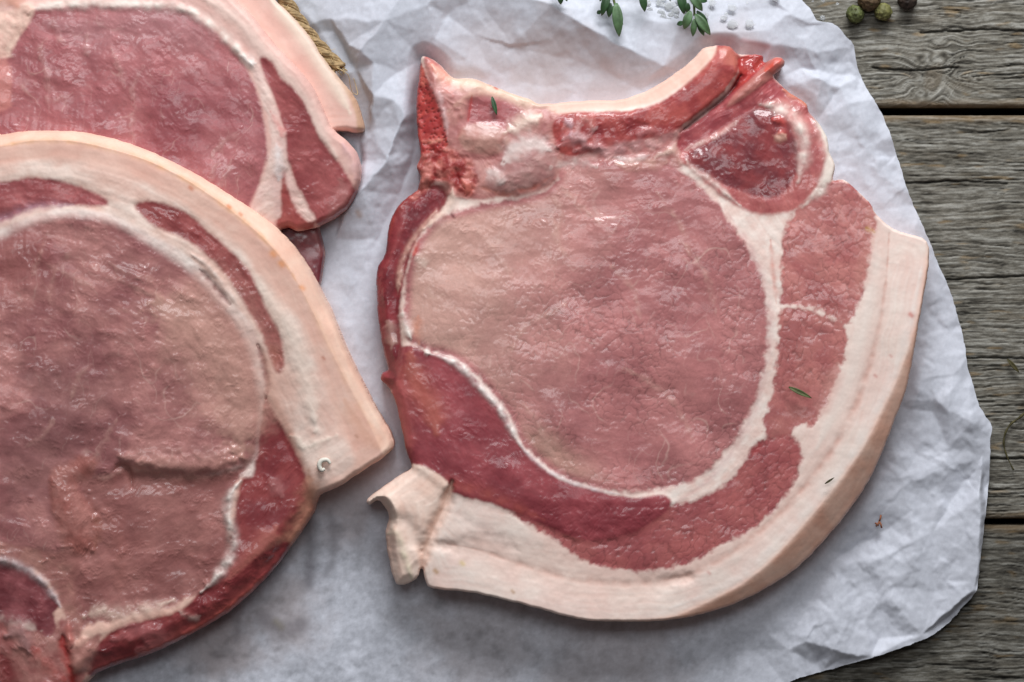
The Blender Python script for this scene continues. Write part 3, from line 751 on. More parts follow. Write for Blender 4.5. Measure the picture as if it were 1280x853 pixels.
    def eye_tex(s, d):
        X, Y = s.X, s.Y
        h1, c1 = t_flake(10.5, 0.22, 1.7, 0.22, 1, 75, -0.35, 0.12, 0.30)(s, d)
        h2, c2 = t_streak(16, 4.5, 0.15, 0.48, 2, 0.10, 10)(s, d)
        k = sst(240, 400, Y+0.25*(X-700))
        return h1*k+h2*(1-0.55*k)+1.0*fbm(X/85, Y/85, 2, 3), c1*k+c2*(1-k)
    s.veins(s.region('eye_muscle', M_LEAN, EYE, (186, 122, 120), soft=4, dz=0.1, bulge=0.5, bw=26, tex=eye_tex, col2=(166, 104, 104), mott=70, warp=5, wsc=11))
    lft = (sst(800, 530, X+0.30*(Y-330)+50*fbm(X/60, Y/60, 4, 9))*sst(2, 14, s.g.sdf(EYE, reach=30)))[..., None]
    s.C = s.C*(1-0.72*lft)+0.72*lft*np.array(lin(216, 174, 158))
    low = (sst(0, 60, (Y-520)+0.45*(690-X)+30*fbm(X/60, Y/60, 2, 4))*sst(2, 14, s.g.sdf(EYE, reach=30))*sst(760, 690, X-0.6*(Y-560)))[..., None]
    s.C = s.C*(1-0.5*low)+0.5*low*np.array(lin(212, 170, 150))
    for pts in ([(690,240),(702,270),(694,300),(716,330)], [(676,256),(690,276),(700,306)], [(700,232),(730,262),(760,285)], [(640,440),(655,410),(690,390),(706,378)], [(650,500),(672,528),(684,560),(700,585)], [(600,290),(622,320),(640,345)], [(760,330),(790,360),(800,400)], [(850,300),(880,340),(895,390)], [(780,460),(840,500),(870,560)], [(820,240),(850,280),(862,320)]):
        s.stroke(pts, 3.5, (212, 168, 154), .38, 0.15, warp=5)
    s.stroke([(520,318),(526,325),(532,335)], 6, (228, 200, 186), .8, 0.2)
    s.stroke([(519,302),(520,312),(516,320)], 4, (206, 60, 50), .8, 0.1)
    s.stroke([(524,430),(521,410),(523,395)], 6, (216, 138, 112), .6, 0)
    # dark tongue of muscle at lower left
    TONG = [(492,440),(512,432),(530,438),(560,447),(585,464),(610,491),(634,519),(644,547),(666,573),(700,599),(745,613),(790,622),(826,619),(840,628),(826,645),(798,663),(762,674),(725,674),(690,661),(650,643),(612,629),(572,618),(548,606),(530,594),(514,584),(507,562),(501,535),(492,500),(486,470)]
    dT = s.region('muscle', M_LEAN, TONG, (156, 72, 78), soft=2.5, dz=0.5, bulge=1.5, bw=22, tex=t_streak(26, 4.5, 0.72, 0.34, 5, 0.10, 9), col2=(134, 54, 62), mott=46)
    s.stroke([(512,440),(520,480),(540,510),(545,540)], 16, (200, 112, 92), .5, 0.3, warp=5)
    s.stroke([(504,470),(506,520),(514,565)], 10, (184, 96, 92), .6, 0.3, warp=3)
    s.stroke([(545,598),(570,604),(620,622),(680,650)], 8, (178, 84, 74), .55, 0, warp=3)
    s.stroke([(532,441),(560,449),(584,465),(600,484),(620,505),(636,528),(645,548),(660,566)], 4.5, (240, 228, 222), .95, 0.9, name='sinew', mat=M_SINEW, warp=2.2)
    s.stroke([(645,548),(664,572),(700,597),(740,611),(775,618)], 2.5, (222, 206, 206), .75, 0.4)
    # dark membrane along the left edge
    s.region('membrane', M_LEAN, [(500,238),(545,230),(562,243),(548,268),(528,290),(514,318),(505,350),(500,385),(500,410),(503,430),(500,452),(494,480),(486,488),(460,470),(460,320),(485,255)], (140, 52, 58), soft=2.5, dz=-1.8, bulge=0.5, tex=t_streak(22, 6, 1.9, 0.55, 8, 0.16, 10), col2=(110, 36, 44), mott=26)
    s.stroke([(484,300),(492,268),(508,250),(524,240)], 6, (170, 64, 54), .6, 0.3)
    s.stroke([(505,252),(500,290),(482,335)], 4, (176, 90, 90), .5, 0.4, warp=3)
    s.stroke([(484,402),(490,415),(490,435)], 7, (206, 164, 152), .8, 0.4, warp=3)
    s.stroke([(546,262),(522,292),(506,320),(500,345),(497,368)], 4, (214, 168, 152), .8, 0.9, warp=2)
    s.stroke([(503,388),(506,406),(514,424)], 5, (240, 226, 216), .95, 0.8, warp=1)
    s.stroke([(530,438),(538,441)], 4, (240, 226, 216), .9, 0.6, warp=1)
    # chine: cartilage, cut bone, bloody marrow
    s.region('cartilage', M_SINEW, [(530,66),(552,82),(568,97),(592,99),(612,106),(640,117),(668,126),(690,132),(705,165),(702,205),(690,232),(660,243),(622,248),(585,250),(560,240),(556,200),(558,175),(548,140),(534,100)], (198, 138, 130), soft=3, dz=0.6, bulge=0.9, bw=12, tex=t_streak(26, 10, 0.4, 0.5, 4, 0.12, 14), col2=(178, 112, 108), mott=24)
    s.stroke([(540,82),(560,98),(600,107),(650,124),(690,133)], 9, (236, 204, 180), .85, 0.6, warp=2)
    s.stroke([(535,72),(545,84),(560,105),(566,120)], 7, (222, 96, 80), .55, 0.2, warp=4)
    s.region('muscle', M_LEAN, [(586,128),(610,122),(640,130),(656,143),(645,158),(610,160),(584,158)], (176, 106, 108), soft=5, dz=-1.0, tex=t_streak(16, 5, 0.1, 0.35, 3), col2=(160, 84, 86), mott=20)
    s.stroke([(590,120),(588,135),(585,152)], 2, (186, 56, 52), .8, -0.3)
    s.region('knuckle', M_SINEW, [(572,166),(590,156),(618,158),(634,168),(636,182),(624,192),(600,194),(580,186)], (182, 126, 116), soft=3, dz=0.2, bulge=4.0, bw=14, tex=t_lump(20, 0.25, 6), col2=(192, 142, 130), mott=18)
    s.stroke([(580,162),(600,158),(625,162)], 5, (222, 188, 182), .6, 0.3)
    s.stroke([(632,166),(655,152),(676,146)], 9, (226, 200, 184), .85, 0.5, warp=4)
    s.region('knuckle', M_SINEW, [(632,196),(645,178),(665,172),(685,182),(696,200),(692,222),(672,238),(645,243),(618,240),(608,228),(618,210)], (184, 138, 132), soft=4, dz=0.3, bulge=4.5, bw=20, tex=t_lump(16, 0.3, 7), col2=(172, 120, 116), mott=16)
    s.stroke([(628,205),(645,185),(672,180),(690,190)], 11, (218, 200, 194), .75, 0.2, warp=8)
    s.stroke([(606,214),(622,222),(630,232)], 8, (214, 192, 186), .7, 0.2, warp=7)
    s.stroke([(640,240),(665,236),(688,222)], 3, (198, 112, 98), .7, -0.3)
    s.stroke([(566,236),(562,256),(550,268),(530,286)], 6, (226, 194, 178), .85, 0.8, warp=2)
    s.stroke([(556,190),(552,215),(560,240)], 10, (196, 130, 122), .7, 0.3, warp=4)
    s.region('marrow', M_BONE, [(512,184),(540,180),(562,184),(578,194),(592,206),(598,226),(590,246),(574,244),(562,230),(548,226),(538,236),(518,250),(508,230)], (150, 50, 48), soft=4, dz=-0.3, bulge=0.8, bw=8, tex=t_lump(13, 1.2, 2, 0.3), col2=(194, 112, 102), mott=14, warp=5)
    s.stroke([(568,206),(572,222),(580,236)], 3, (130, 24, 26), .8, -0.8)
    s.stroke([(578,226),(586,236),(582,244)], 6, (218, 120, 104), .8, 1.0)
    s.region('bone', M_BONE, [(524,76),(533,96),(546,124),(554,150),(560,174),(556,186),(524,192),(512,176),(512,140),(516,100)], (190, 74, 68), soft=1.6, dz=0.1, warp=1, tex=t_spongy(4.0, 0.6, 3), col2=(164, 50, 50), mott=16)
    s.stroke([(534,96),(547,122),(556,150),(560,178)], 3, (222, 168, 166), .85, 0.6, warp=1)
    s.stroke([(524,152),(540,143),(556,140)], 3, (160, 60, 66), .7, -0.3)
    s.stroke([(525,176),(540,178),(556,174)], 2.5, (228, 150, 130), .7, 0.3)
    s.stroke([(526,84),(528,96),(530,108)], 6, (222, 120, 104), .6, 0.2, warp=3)
    # rib side: red muscle with a fat edge
    s.region('muscle', M_LEAN, [(690,160),(705,142),(745,140),(790,138),(830,125),(862,100),(890,72),(898,54),(915,56),(924,68),(926,84),(906,114),(880,137),(850,160),(818,172),(766,182),(720,195),(700,190)], (176, 82, 76), soft=2.5, dz=0.4, bulge=1.3, bw=14, tex=t_streak(22, 7, -0.6, 0.42, 4, 0.12, 8), col2=(150, 58, 58), mott=24)
    s.stroke([(900,62),(914,70),(918,84)], 12, (204, 122, 104), .6, 0.2, warp=3)
    s.stroke([(700,182),(720,176),(750,186),(800,180),(826,186)], 7, (196, 142, 142), .6, 0.6, warp=6)
    s.stroke([(704,152),(716,160),(728,158)], 6, (206, 164, 160), .7, 0.4, warp=4)
    s.stroke([(768,197),(790,200),(812,194)], 4, (226, 204, 200), .8, 0.4)
    s.stroke([(735,170),(770,160),(810,158)], 8, (128, 44, 50), .6, -0.5, warp=5)
    s.region('fat_edge', M_FAT, [(676,128),(712,124),(760,122),(800,116),(835,94),(862,74),(878,58),(892,56),(893,68),(872,92),(842,116),(812,130),(775,137),(735,138),(705,142),(690,140)], (228, 194, 178), soft=4, dz=0.2, bulge=0.4, bw=8, tex=t_fat(-0.6, 0.12, 6), warp=1)
    for pts, wd, c, o_, hh in (([(560,128),(575,150),(572,176)],4,(172,100,98),.6,-.4),([(600,152),(625,150),(648,160)],3,(150,78,80),.6,-.4),([(640,166),(628,178),(634,192)],3,(158,90,88),.6,-.4),([(575,196),(605,200),(622,196)],3,(170,104,100),.6,-.3),([(600,234),(622,242),(650,244)],3,(196,120,104),.6,-.3),([(560,140),(590,118),(620,116)],3,(226,178,158),.6,.2),([(688,150),(676,166),(690,186)],4,(160,92,94),.6,-.4),([(548,112),(556,140),(560,170)],2.5,(206,170,168),.7,.3),([(612,206),(630,214),(636,230)],2.5,(170,112,112),.5,-.3),([(655,198),(672,206),(684,222)],3,(158,104,102),.5,-.2)): s.stroke(pts, wd, c, o_, hh, warp=4)
    for pts, wd, c, o_, hh in LATE: s.stroke(pts, wd, c, o_, hh, warp=5)
    # vessel and red ends at the top right corner
    s.region('muscle', M_LEAN, [(846,172),(880,144),(908,118),(930,92),(958,70),(962,90),(985,112),(1014,132),(1012,150),(960,140),(930,146),(895,172),(860,196)], (168, 82, 84), soft=3, dz=-0.9, bulge=0.7, bw=12, tex=t_streak(34, 5, -0.62, 0.55, 7, 0.14, 5), col2=(146, 62, 68), mott=22)
    s.region('membrane', M_LEAN, [(924,70),(955,67),(956,80),(938,98),(924,110),(912,116),(922,92)], (158, 46, 46), soft=2, dz=-1.6, tex=t_lump(8, 0.8, 9, 0.3), col2=(178, 66, 60), mott=10)
    s.stroke([(926,94),(910,118),(880,142),(850,166)], 3.5, (92, 24, 30), .8, -1.6, warp=1.5)
    s.region('vessel', M_SINEW, [(952,86),(962,74),(978,71),(982,80),(968,94),(950,108),(925,126),(908,134),(918,118),(938,100)], (182, 112, 104), soft=2, dz=0.6, bulge=1.0, bw=6, tex=t_lump(12, 0.3, 3), warp=0.8)
    s.stroke([(957,88),(966,80),(976,75)], 6, (226, 72, 50), .9, 0.3, warp=2)
    s.stroke([(980,112),(1000,124),(1010,136)], 6, (222, 142, 110), .7, 0.4)
    # small round muscle
    s.region('muscle', M_LEAN, [(848,196),(872,180),(905,160),(940,140),(975,122),(1006,132),(1020,150),(1030,178),(1032,200),(1020,236),(1000,258),(972,268),(940,266),(905,248),(870,218)], (186, 108, 104), soft=3.5, dz=0.2, bulge=0.8, bw=14, tex=t_streak(20, 6, 1.2, 0.35, 9, 0.1), col2=(170, 88, 88), mott=26)
    s.region('muscle', M_LEAN, [(854,195),(870,186),(895,173),(926,147),(954,134),(980,143),(990,164),(998,195),(992,222),(972,246),(935,243),(896,226),(866,208)], (140, 58, 60), soft=3, dz=-0.2, bulge=0.9, bw=16, tex=t_streak(20, 6, 0.5, 0.28, 6, 0.12, 10), col2=(114, 46, 52), mott=26)
    s.stroke([(950,131),(974,136),(994,150),(1003,172),(1004,200),(997,228)], 8, (236, 216, 206), .95, 0.7, warp=2, name='fat_seam', mat=M_FAT)
    s.stroke([(858,200),(866,212),(882,222),(900,236),(925,258)], 4, (228, 206, 196), .85, 0.4, warp=2)
    s.stroke([(852,190),(876,178),(900,168),(926,148)], 3, (214, 176, 168), .8, 0.3, warp=3)
    s.stroke([(1012,142),(1026,160),(1036,186),(1038,212),(1026,236),(1002,260)], 7, (238, 224, 212), .9, 0.3, warp=2.5)
    s.stroke([(966,150),(976,150),(980,160),(972,168)], 6, (206, 84, 78), .85, 0.6, warp=3)
    s.stroke([(966,170),(975,173),(982,169)], 5, (224, 176, 156), .8, 0.5, warp=2)
    # curled flap of fat at the lower left
    s.region('fat_flap', M_FAT, [(455,626),(476,608),(498,592),(516,580),(540,588),(560,602),(562,620),(548,650),(536,680),(526,704),(520,730),(498,738),(484,720),(476,680),(480,650),(472,630)], (242, 220, 206), soft=2, dz=0.4, bulge=1.8, col2=(234, 206, 190), bw=20, tex=t_fat(1.0, 0.2, 8), warp=1.2)
    s.stroke([(565,602),(556,632),(543,660),(533,686),(528,716)], 7, (222, 184, 166), .7, -2.6, warp=2)
    s.stroke([(488,650),(510,655),(525,690)], 10, None, 0, -1.2)
    s.stroke([(462,626),(480,618),(492,640),(489,660)], 8, (242, 226, 210), .5, 1.1, warp=1)
    s.stroke([(484,668),(496,668),(506,694),(516,726)], 5, (224, 214, 186), .6, 0.5, warp=1)
    # tiny flecks
    for (x, y, r, c) in ((1137,394,3,(200,120,110)),(1093,470,2,(214,160,150)),(1112,445,2,(216,170,160)),(545,714,3,(186,146,110)),(641,739,2,(196,160,130)),(886,716,2,(216,170,160)),(612,104,2,(190,70,60)),(620,110,2,(190,70,60)),(566,270,2.2,(96,40,40)),(578,704,3,(228,200,150))):
        s.stroke([(x-1, y-1), (x+1, y+1)], r, c, .8, 0, taper=False, warp=0.5)
    # general form: thickness, rounded rim, rind falling away to the right
    d = np.maximum(s.out, 0)
    top = 16.5+1.2*fbm(X/210, Y/210, 2, 5)+2.0*sst(950, 1120, X)-1.0*sst(560, 470, X)
    r = 3.0
    edge = r*0.25*(1-np.sqrt(np.clip(1-(1-np.clip(d/r/1.2, 0, 1))**2, 0, 1)))*2.2
    lefty = sst(520, 470, X-0.1*(Y-400))
    top = top-edge-2.0*lefty*sst(14, 0, d)
    top = top-2.4*sst(26, 0, d)*sst(220, 110, Y)                       # thinner chine end
    top = top-0.22*np.where(dr > 0, dr*dr/(dr+7), 0)      # rind slopes out and down
    top = top+3.0*np.exp(-((X-480)**2+(Y-640)**2)/1400)*sst(0, 12, d)
    root = empty('pork_chop', (*at(810, 430, 0.015)[:2], 0.0))
    tag(root, 'bone-in pork chop lying alone on the right of the paper', 'meat', 'raw pork chops')
    s.build(root, top)
    return s

def chop_front():
    s = Slab(OUT_B, (-62, 155, 498, 898), 1.2, 22)
    X, Y = s.X, s.Y
    s.region('fat_cap', M_FAT, None, (228, 192, 176), full=True, col2=(224, 182, 166), mott=60, tex=t_fat(0.6, 0.14, 2))
    RINDI = [(-80,192),(0,184),(40,177),(90,177),(140,187),(185,201),(225,220),(262,243),(298,270),(332,300),(356,328),(376,360),(392,392),(408,428),(428,468),(448,506),(464,536),(474,560),(484,572),(510,560),(440,380),(330,240),(200,150),(-80,120)]
    dr = s.region('rind', M_RIND, RINDI, (238, 208, 188), soft=3, warp=0.8, tex=t_fat(0.7, 0.10, 3), col2=(234, 198, 178), mott=40)
    s.stroke([(-60,194),(0,185),(40,178),(90,178),(140,188),(185,202),(225,221),(262,244),(298,271),(332,301),(356,329),(376,361)], 3.5, (222, 166, 118), .6, -0.3, warp=1.5)
    s.stroke([(376,361),(392,393),(408,429),(428,469),(448,507),(470,545)], 4, (228, 180, 150), .5, -0.1, warp=1.5)
    s.stroke([(430,500),(455,540),(475,560)], 10, (226, 172, 146), .5, 0.1, warp=4)
    # white inner fat band
    s.region('fat_band', M_FAT, [(-80,222),(0,210),(39,202),(90,203),(142,214),(193,235),(245,266),(296,305),(329,350),(350,376),(375,403),(393,447),(409,491),(422,535),(444,573),(420,600),(395,612),(380,580),(366,540),(350,500),(340,460),(330,440),(300,400),(230,330),(120,290),(-80,290)], (234, 214, 202), soft=6, dz=0.4, bulge=0.7, bw=22, tex=t_fat(0.7, 0.22, 4), col2=(224, 192, 178), mott=44)
    s.stroke([(300,330),(325,362),(350,395),(372,440),(385,490),(395,540)], 12, (238, 222, 208), .6, 0.4, warp=5)
    s.stroke([(362,545),(372,550),(380,560),(420,545)], 5, (238, 222, 206), .6, 0.5, warp=4)
    # muscles between the fat and the eye
    s.region('muscle', M_LEAN, [(-80,240),(0,230),(39,223),(77,227),(116,240),(136,251),(131,259),(90,257),(52,259),(26,268),(0,278),(-80,300)], (174, 100, 100), soft=3.5, dz=-0.6, bulge=0.5, tex=t_streak(22, 6, 0.2, 0.3, 2), col2=(152, 78, 80), mott=26)
    s.stroke([(-50,300),(0,276),(30,264),(60,258),(95,257)], 7, (160, 112, 124), .8, -0.5, warp=2)
    s.region('muscle', M_LEAN, [(173,256),(193,252),(232,265),(260,289),(296,320),(318,350),(332,385),(346,410),(353,432),(354,460),(345,466),(336,445),(324,412),(308,385),(290,354),(270,330),(237,302),(197,284),(175,266)], (160, 84, 82), soft=3.5, dz=-0.5, bulge=0.5, tex=t_streak(16, 6, 0.9, 0.45, 4, 0.14), col2=(138, 62, 62), mott=24)
    s.stroke([(338,432),(345,448),(346,462)], 8, (190, 106, 88), .6, 0.2)
    # lean lower right, below the fat corner
    s.region('muscle', M_LEAN, [(328,500),(343,518),(356,540),(368,562),(380,592),(388,620),(392,640),(376,668),(350,700),(310,748),(270,775),(230,790),(240,750),(280,700),(300,600),(318,560)], (146, 66, 66), soft=4, dz=-1.2, bulge=0.9, tex=t_streak(20, 7, -0.9, 0.5, 6, 0.14), col2=(128, 50, 54), mott=34)
    s.stroke([(384,590),(388,625),(376,658),(352,690),(320,722)], 13, (196, 140, 116), .75, -0.2, warp=6)
    s.stroke([(345,660),(318,700),(285,730)], 16, (190, 116, 104), .6, 0.4, warp=6)
    s.stroke([(336,600),(345,610),(352,620)], 9, (178, 112, 110), .6, 0.3, warp=4)
    # eye with white rim
    s.region('fat_seam', M_FAT, [(-80,310),(0,288),(39,273),(72,264),(124,265),(156,275),(196,297),(232,317),(258,340),(284,368),(300,388),(316,408),(327,444),(330,483),(327,514),(322,545),(317,577),(290,600),(60,560),(-80,560)], (240, 228, 220), soft=3.5, dz=0.3, bulge=0.6, bw=12, tex=t_fat(0.6, 0.2, 6), col2=(226, 204, 196))
    EYE = [(-80,332),(0,306),(30,292),(60,280),(95,276),(130,280),(160,293),(192,314),(226,336),(254,362),(280,392),(298,418),(310,450),(317,483),(320,514),(319,545),(312,572),(290,584),(262,592),(232,594),(196,590),(175,585),(155,582),(139,592),(108,600),(118,640),(114,690),(90,712),(60,706),(20,700),(-80,690)]
    def eye_tex(s, d):
        h2, c2 = t_streak(17, 4.5, 0.22, 0.50, 3, 0.14, 12)(s, d)
        X, Y = s.X, s.Y
        return h2+0.8*fbm(X/70, Y/70, 2, 4), c2
    s.veins(s.region('eye_muscle', M_LEAN, EYE, (182, 126, 121), soft=8, dz=-0.2, bulge=0.5, bw=26, grow=5, tex=eye_tex, col2=(150, 94, 94), mott=60))
    s.stroke([(200,380),(240,400),(280,440),(300,500),(300,560)], 60, (208, 160, 144), .7, 0.4, warp=16)
    s.stroke([(60,300),(20,330),(-30,350)], 40, (144, 76, 74), .6, 0, warp=14)
    s.stroke([(40,470),(90,500),(60,560),(20,620)], 60, (128, 84, 84), .5, -0.3, warp=14)
    for pts in ([(60,330),(90,345),(120,360)], [(110,330),(150,350),(190,370)], [(60,300),(50,330),(42,345)], [(95,310),(70,345),(65,380)], [(262,500),(272,480),(275,455)], [(90,500),(100,470),(118,455)], [(140,330),(170,345),(200,350)], [(150,385),(190,400),(240,395)], [(30,560),(60,540),(70,520)], [(118,590),(125,560),(150,520)]):
        s.stroke(pts, 3.5, (204, 156, 144), .35, 0.2, warp=5)
    # dark gap between the eye and the band
    s.stroke([(250,337),(262,350),(276,367),(288,381)], 4, (112, 44, 44), .75, -0.8, warp=3)
    s.stroke([(322,432),(328,450),(332,476),(332,500)], 4, (118, 46, 46), .75, -0.8, warp=3)
    s.stroke([(240,318),(262,334),(284,362),(300,384)], 3, (226, 206, 196), .7, 0.6, warp=1)
    s.region('muscle', M_LEAN, [(-80,660),(20,680),(62,690),(80,688),(104,690),(112,700),(104,720),(98,745),(106,776),(96,800),(84,785),(76,760),(60,730),(30,708),(-80,705)], (172, 122, 112), soft=4, dz=-0.3, bulge=0.4, tex=t_streak(18, 6, 0.3, 0.5, 3, 0.1, 12), col2=(158, 104, 98), mott=24, warp=4)
    # lower lobe: a shelf below the eye's overhanging edge
    SHELF = [(104,600),(139,595),(155,585),(176,588),(197,593),(232,597),(262,595),(292,588),(305,584),(298,602),(288,618),(286,655),(290,676),(286,700),(268,724),(248,742),(215,758),(180,766),(140,775),(106,780),(92,740),(100,690),(104,650)]
    dS = s.region('muscle', M_LEAN, SHELF, (170, 115, 109), soft=5, dz=-1.3, bulge=0.3, bw=20, warp=6, tex=t_streak(18, 4.5, -0.25, 0.62, 8, 0.14, 12), col2=(148, 94, 90), mott=50)
    s.stroke([(116,596),(140,592),(160,586),(176,590),(200,596),(235,600),(270,596),(304,586)], 6, None, 0, -0.3, warp=5)
    s.stroke([(170,578),(200,582),(235,586),(270,582),(300,572)], 12, (192, 140, 126), .35, 0.7, warp=8)
    s.stroke([(142,588),(150,582),(160,586),(164,610)], 4, (140, 84, 76), .6, -1.0, warp=1)
    s.stroke([(140,598),(160,594),(180,596),(205,602),(240,606),(275,602),(300,594)], 7, (140, 84, 78), .5, 0, warp=4)
    s.stroke([(130,640),(150,690),(145,740)], 10, (176, 112, 104), .4, 0.3, warp=8)
    s.stroke([(150,572),(185,574),(220,577),(255,573),(292,562)], 16, (200, 150, 138), .35, 0.6, warp=9)
    # torn flap at the left of the shelf
    s.region('muscle_flap', M_LEAN, [(66,588),(80,578),(105,570),(122,572),(118,592),(104,600),(100,612),(112,630),(126,648),(120,672),(118,690),(100,694),(84,690),(72,660),(64,630),(62,608)], (174, 118, 110), soft=5, dz=0.5, bulge=1.6, bw=14, tex=t_streak(16, 6, 1.2, 0.6, 5, 0.1, 14), col2=(160, 98, 90), mott=26, warp=6)
    s.stroke([(118,645),(122,660),(118,684)], 5, (196, 132, 112), .4, 0.4, warp=3)
    s.stroke([(100,604),(105,625),(122,648),(118,690)], 4, (126, 68, 62), .4, -0.5, warp=4)
    # white sinew at the right of the shelf
    s.stroke([(300,602),(288,618),(284,645),(290,672),(287,696),(270,722),(250,742)], 6, (236, 222, 214), .95, 1.2, warp=2, name='sinew', mat=M_SINEW)
    s.stroke([(104,772),(125,765),(150,768),(185,762),(215,752)], 8, (222, 192, 176), .8, 0.5, warp=4)
    # lower rim and chine end
    s.region('membrane', M_LEAN, [(252,742),(290,722),(330,690),(360,680),(345,720),(313,748),(282,774),(234,802),(187,824),(150,836),(117,850),(104,840),(118,808),(150,785),(190,775),(222,765)], (148, 66, 66), soft=3, dz=-0.8, bulge=0.8, tex=t_streak(24, 6, -0.5, 0.7, 9, 0.18), col2=(124, 48, 52), mott=22)
    s.stroke([(330,722),(300,750),(260,780),(210,805),(160,826)], 8, (190, 96, 84), .65, 0.1, warp=5)
    s.stroke([(140,800),(170,790),(200,800),(170,815)], 11, (176, 104, 104), .6, 0.6, warp=6)
    s.stroke([(222,765),(238,775),(248,772)], 4, (214, 176, 166), .8, 0.4, warp=2)
    s.region('muscle', M_LEAN, [(-80,702),(0,702),(30,708),(55,728),(74,756),(66,768),(70,790),(50,800),(0,790),(-80,790)], (142, 76, 80), soft=3, dz=-0.4, bulge=1.0, tex=t_streak(22, 6, 0.5, 0.5, 5, 0.16), col2=(112, 48, 54), mott=22)
    s.stroke([(-20,698),(10,702),(40,716),(62,738),(75,760)], 5, (226, 206, 206), .85, 0.6, warp=2)
    s.stroke([(-20,770),(20,780),(50,790)], 6, (214, 192, 180), .7, 0.4, warp=4)
    s.region('cartilage', M_SINEW, [(-80,785),(10,780),(40,790),(64,796),(72,772),(88,780),(92,810),(108,800),(124,796),(112,830),(104,850),(70,905),(-80,905)], (180, 124, 116), soft=4, dz=-0.2, bulge=0.8, tex=t_streak(20, 10, 0.9, 0.7, 6, 0.15, 14), col2=(160, 96, 92), mott=26, warp=5)
    s.stroke([(76,795),(80,815),(88,845),(86,870)], 6, (158, 36, 34), .85, -1.0, warp=4)
    s.stroke([(40,810),(60,836),(80,852)], 7, (188, 76, 68), .45, 0.3, warp=5)
    s.stroke([(0,820),(12,850),(10,900)], 16, (120, 40, 44), .8, -0.5, warp=6)
    s.stroke([(8,795),(25,790),(35,815)], 10, (160, 120, 118), .7, 1.0, warp=4)
    s.stroke([(104,800),(98,825),(92,840)], 12, (196, 140, 128), .6, 1.0, warp=5)
    s.stroke([(84,778),(86,800),(84,812)], 5, (216, 128, 116), .6, 1.0, warp=3)
    # flecks
    for (x, y, r, c) in ((240,236,3,(196,110,70)),(287,259,2.5,(206,120,70)),(301,268,2,(206,130,90)),(404,448,2,(190,120,100)),(445,546,2,(190,140,120)),(378,360,3,(236,160,110)),(342,318,4,(232,150,90)),(352,330,4,(232,150,90))):
        s.stroke([(x-1, y-1), (x+1, y+1)], r, c, .7, 0, taper=False, warp=0.5)
    d = np.maximum(s.out, 0)
    # lies over the chops behind it at the top left, comes down to the paper at the lower right
    top = 27-8.5*sst(0, 1, ((X*0.75+Y*0.66)-260)/430)+1.0*fbm(X/180, Y/180, 2, 6)
    r = 6.0
    edge = r*0.25*(1-np.sqrt(np.clip(1-(1-np.clip(d/r/1.2, 0, 1))**2, 0, 1)))*2.2
    top = top-edge-np.clip(dr, 0, 40)*0.20*sst(420, 380, Y)-np.clip(dr, 0, 40)*0.10
    lowr = sst(760, 900, X+Y)*sst(600, 640, Y)
    top = top-3.0*sst(28, 0, d)*lowr
    root = empty('pork_chop', (*at(190, 520, 0.022)[:2], 0.0))
    tag(root, 'pork chop at the front left, resting over the chop behind it', 'meat', 'raw pork chops')
    s.build(root, top, thick=16, base=0.0)

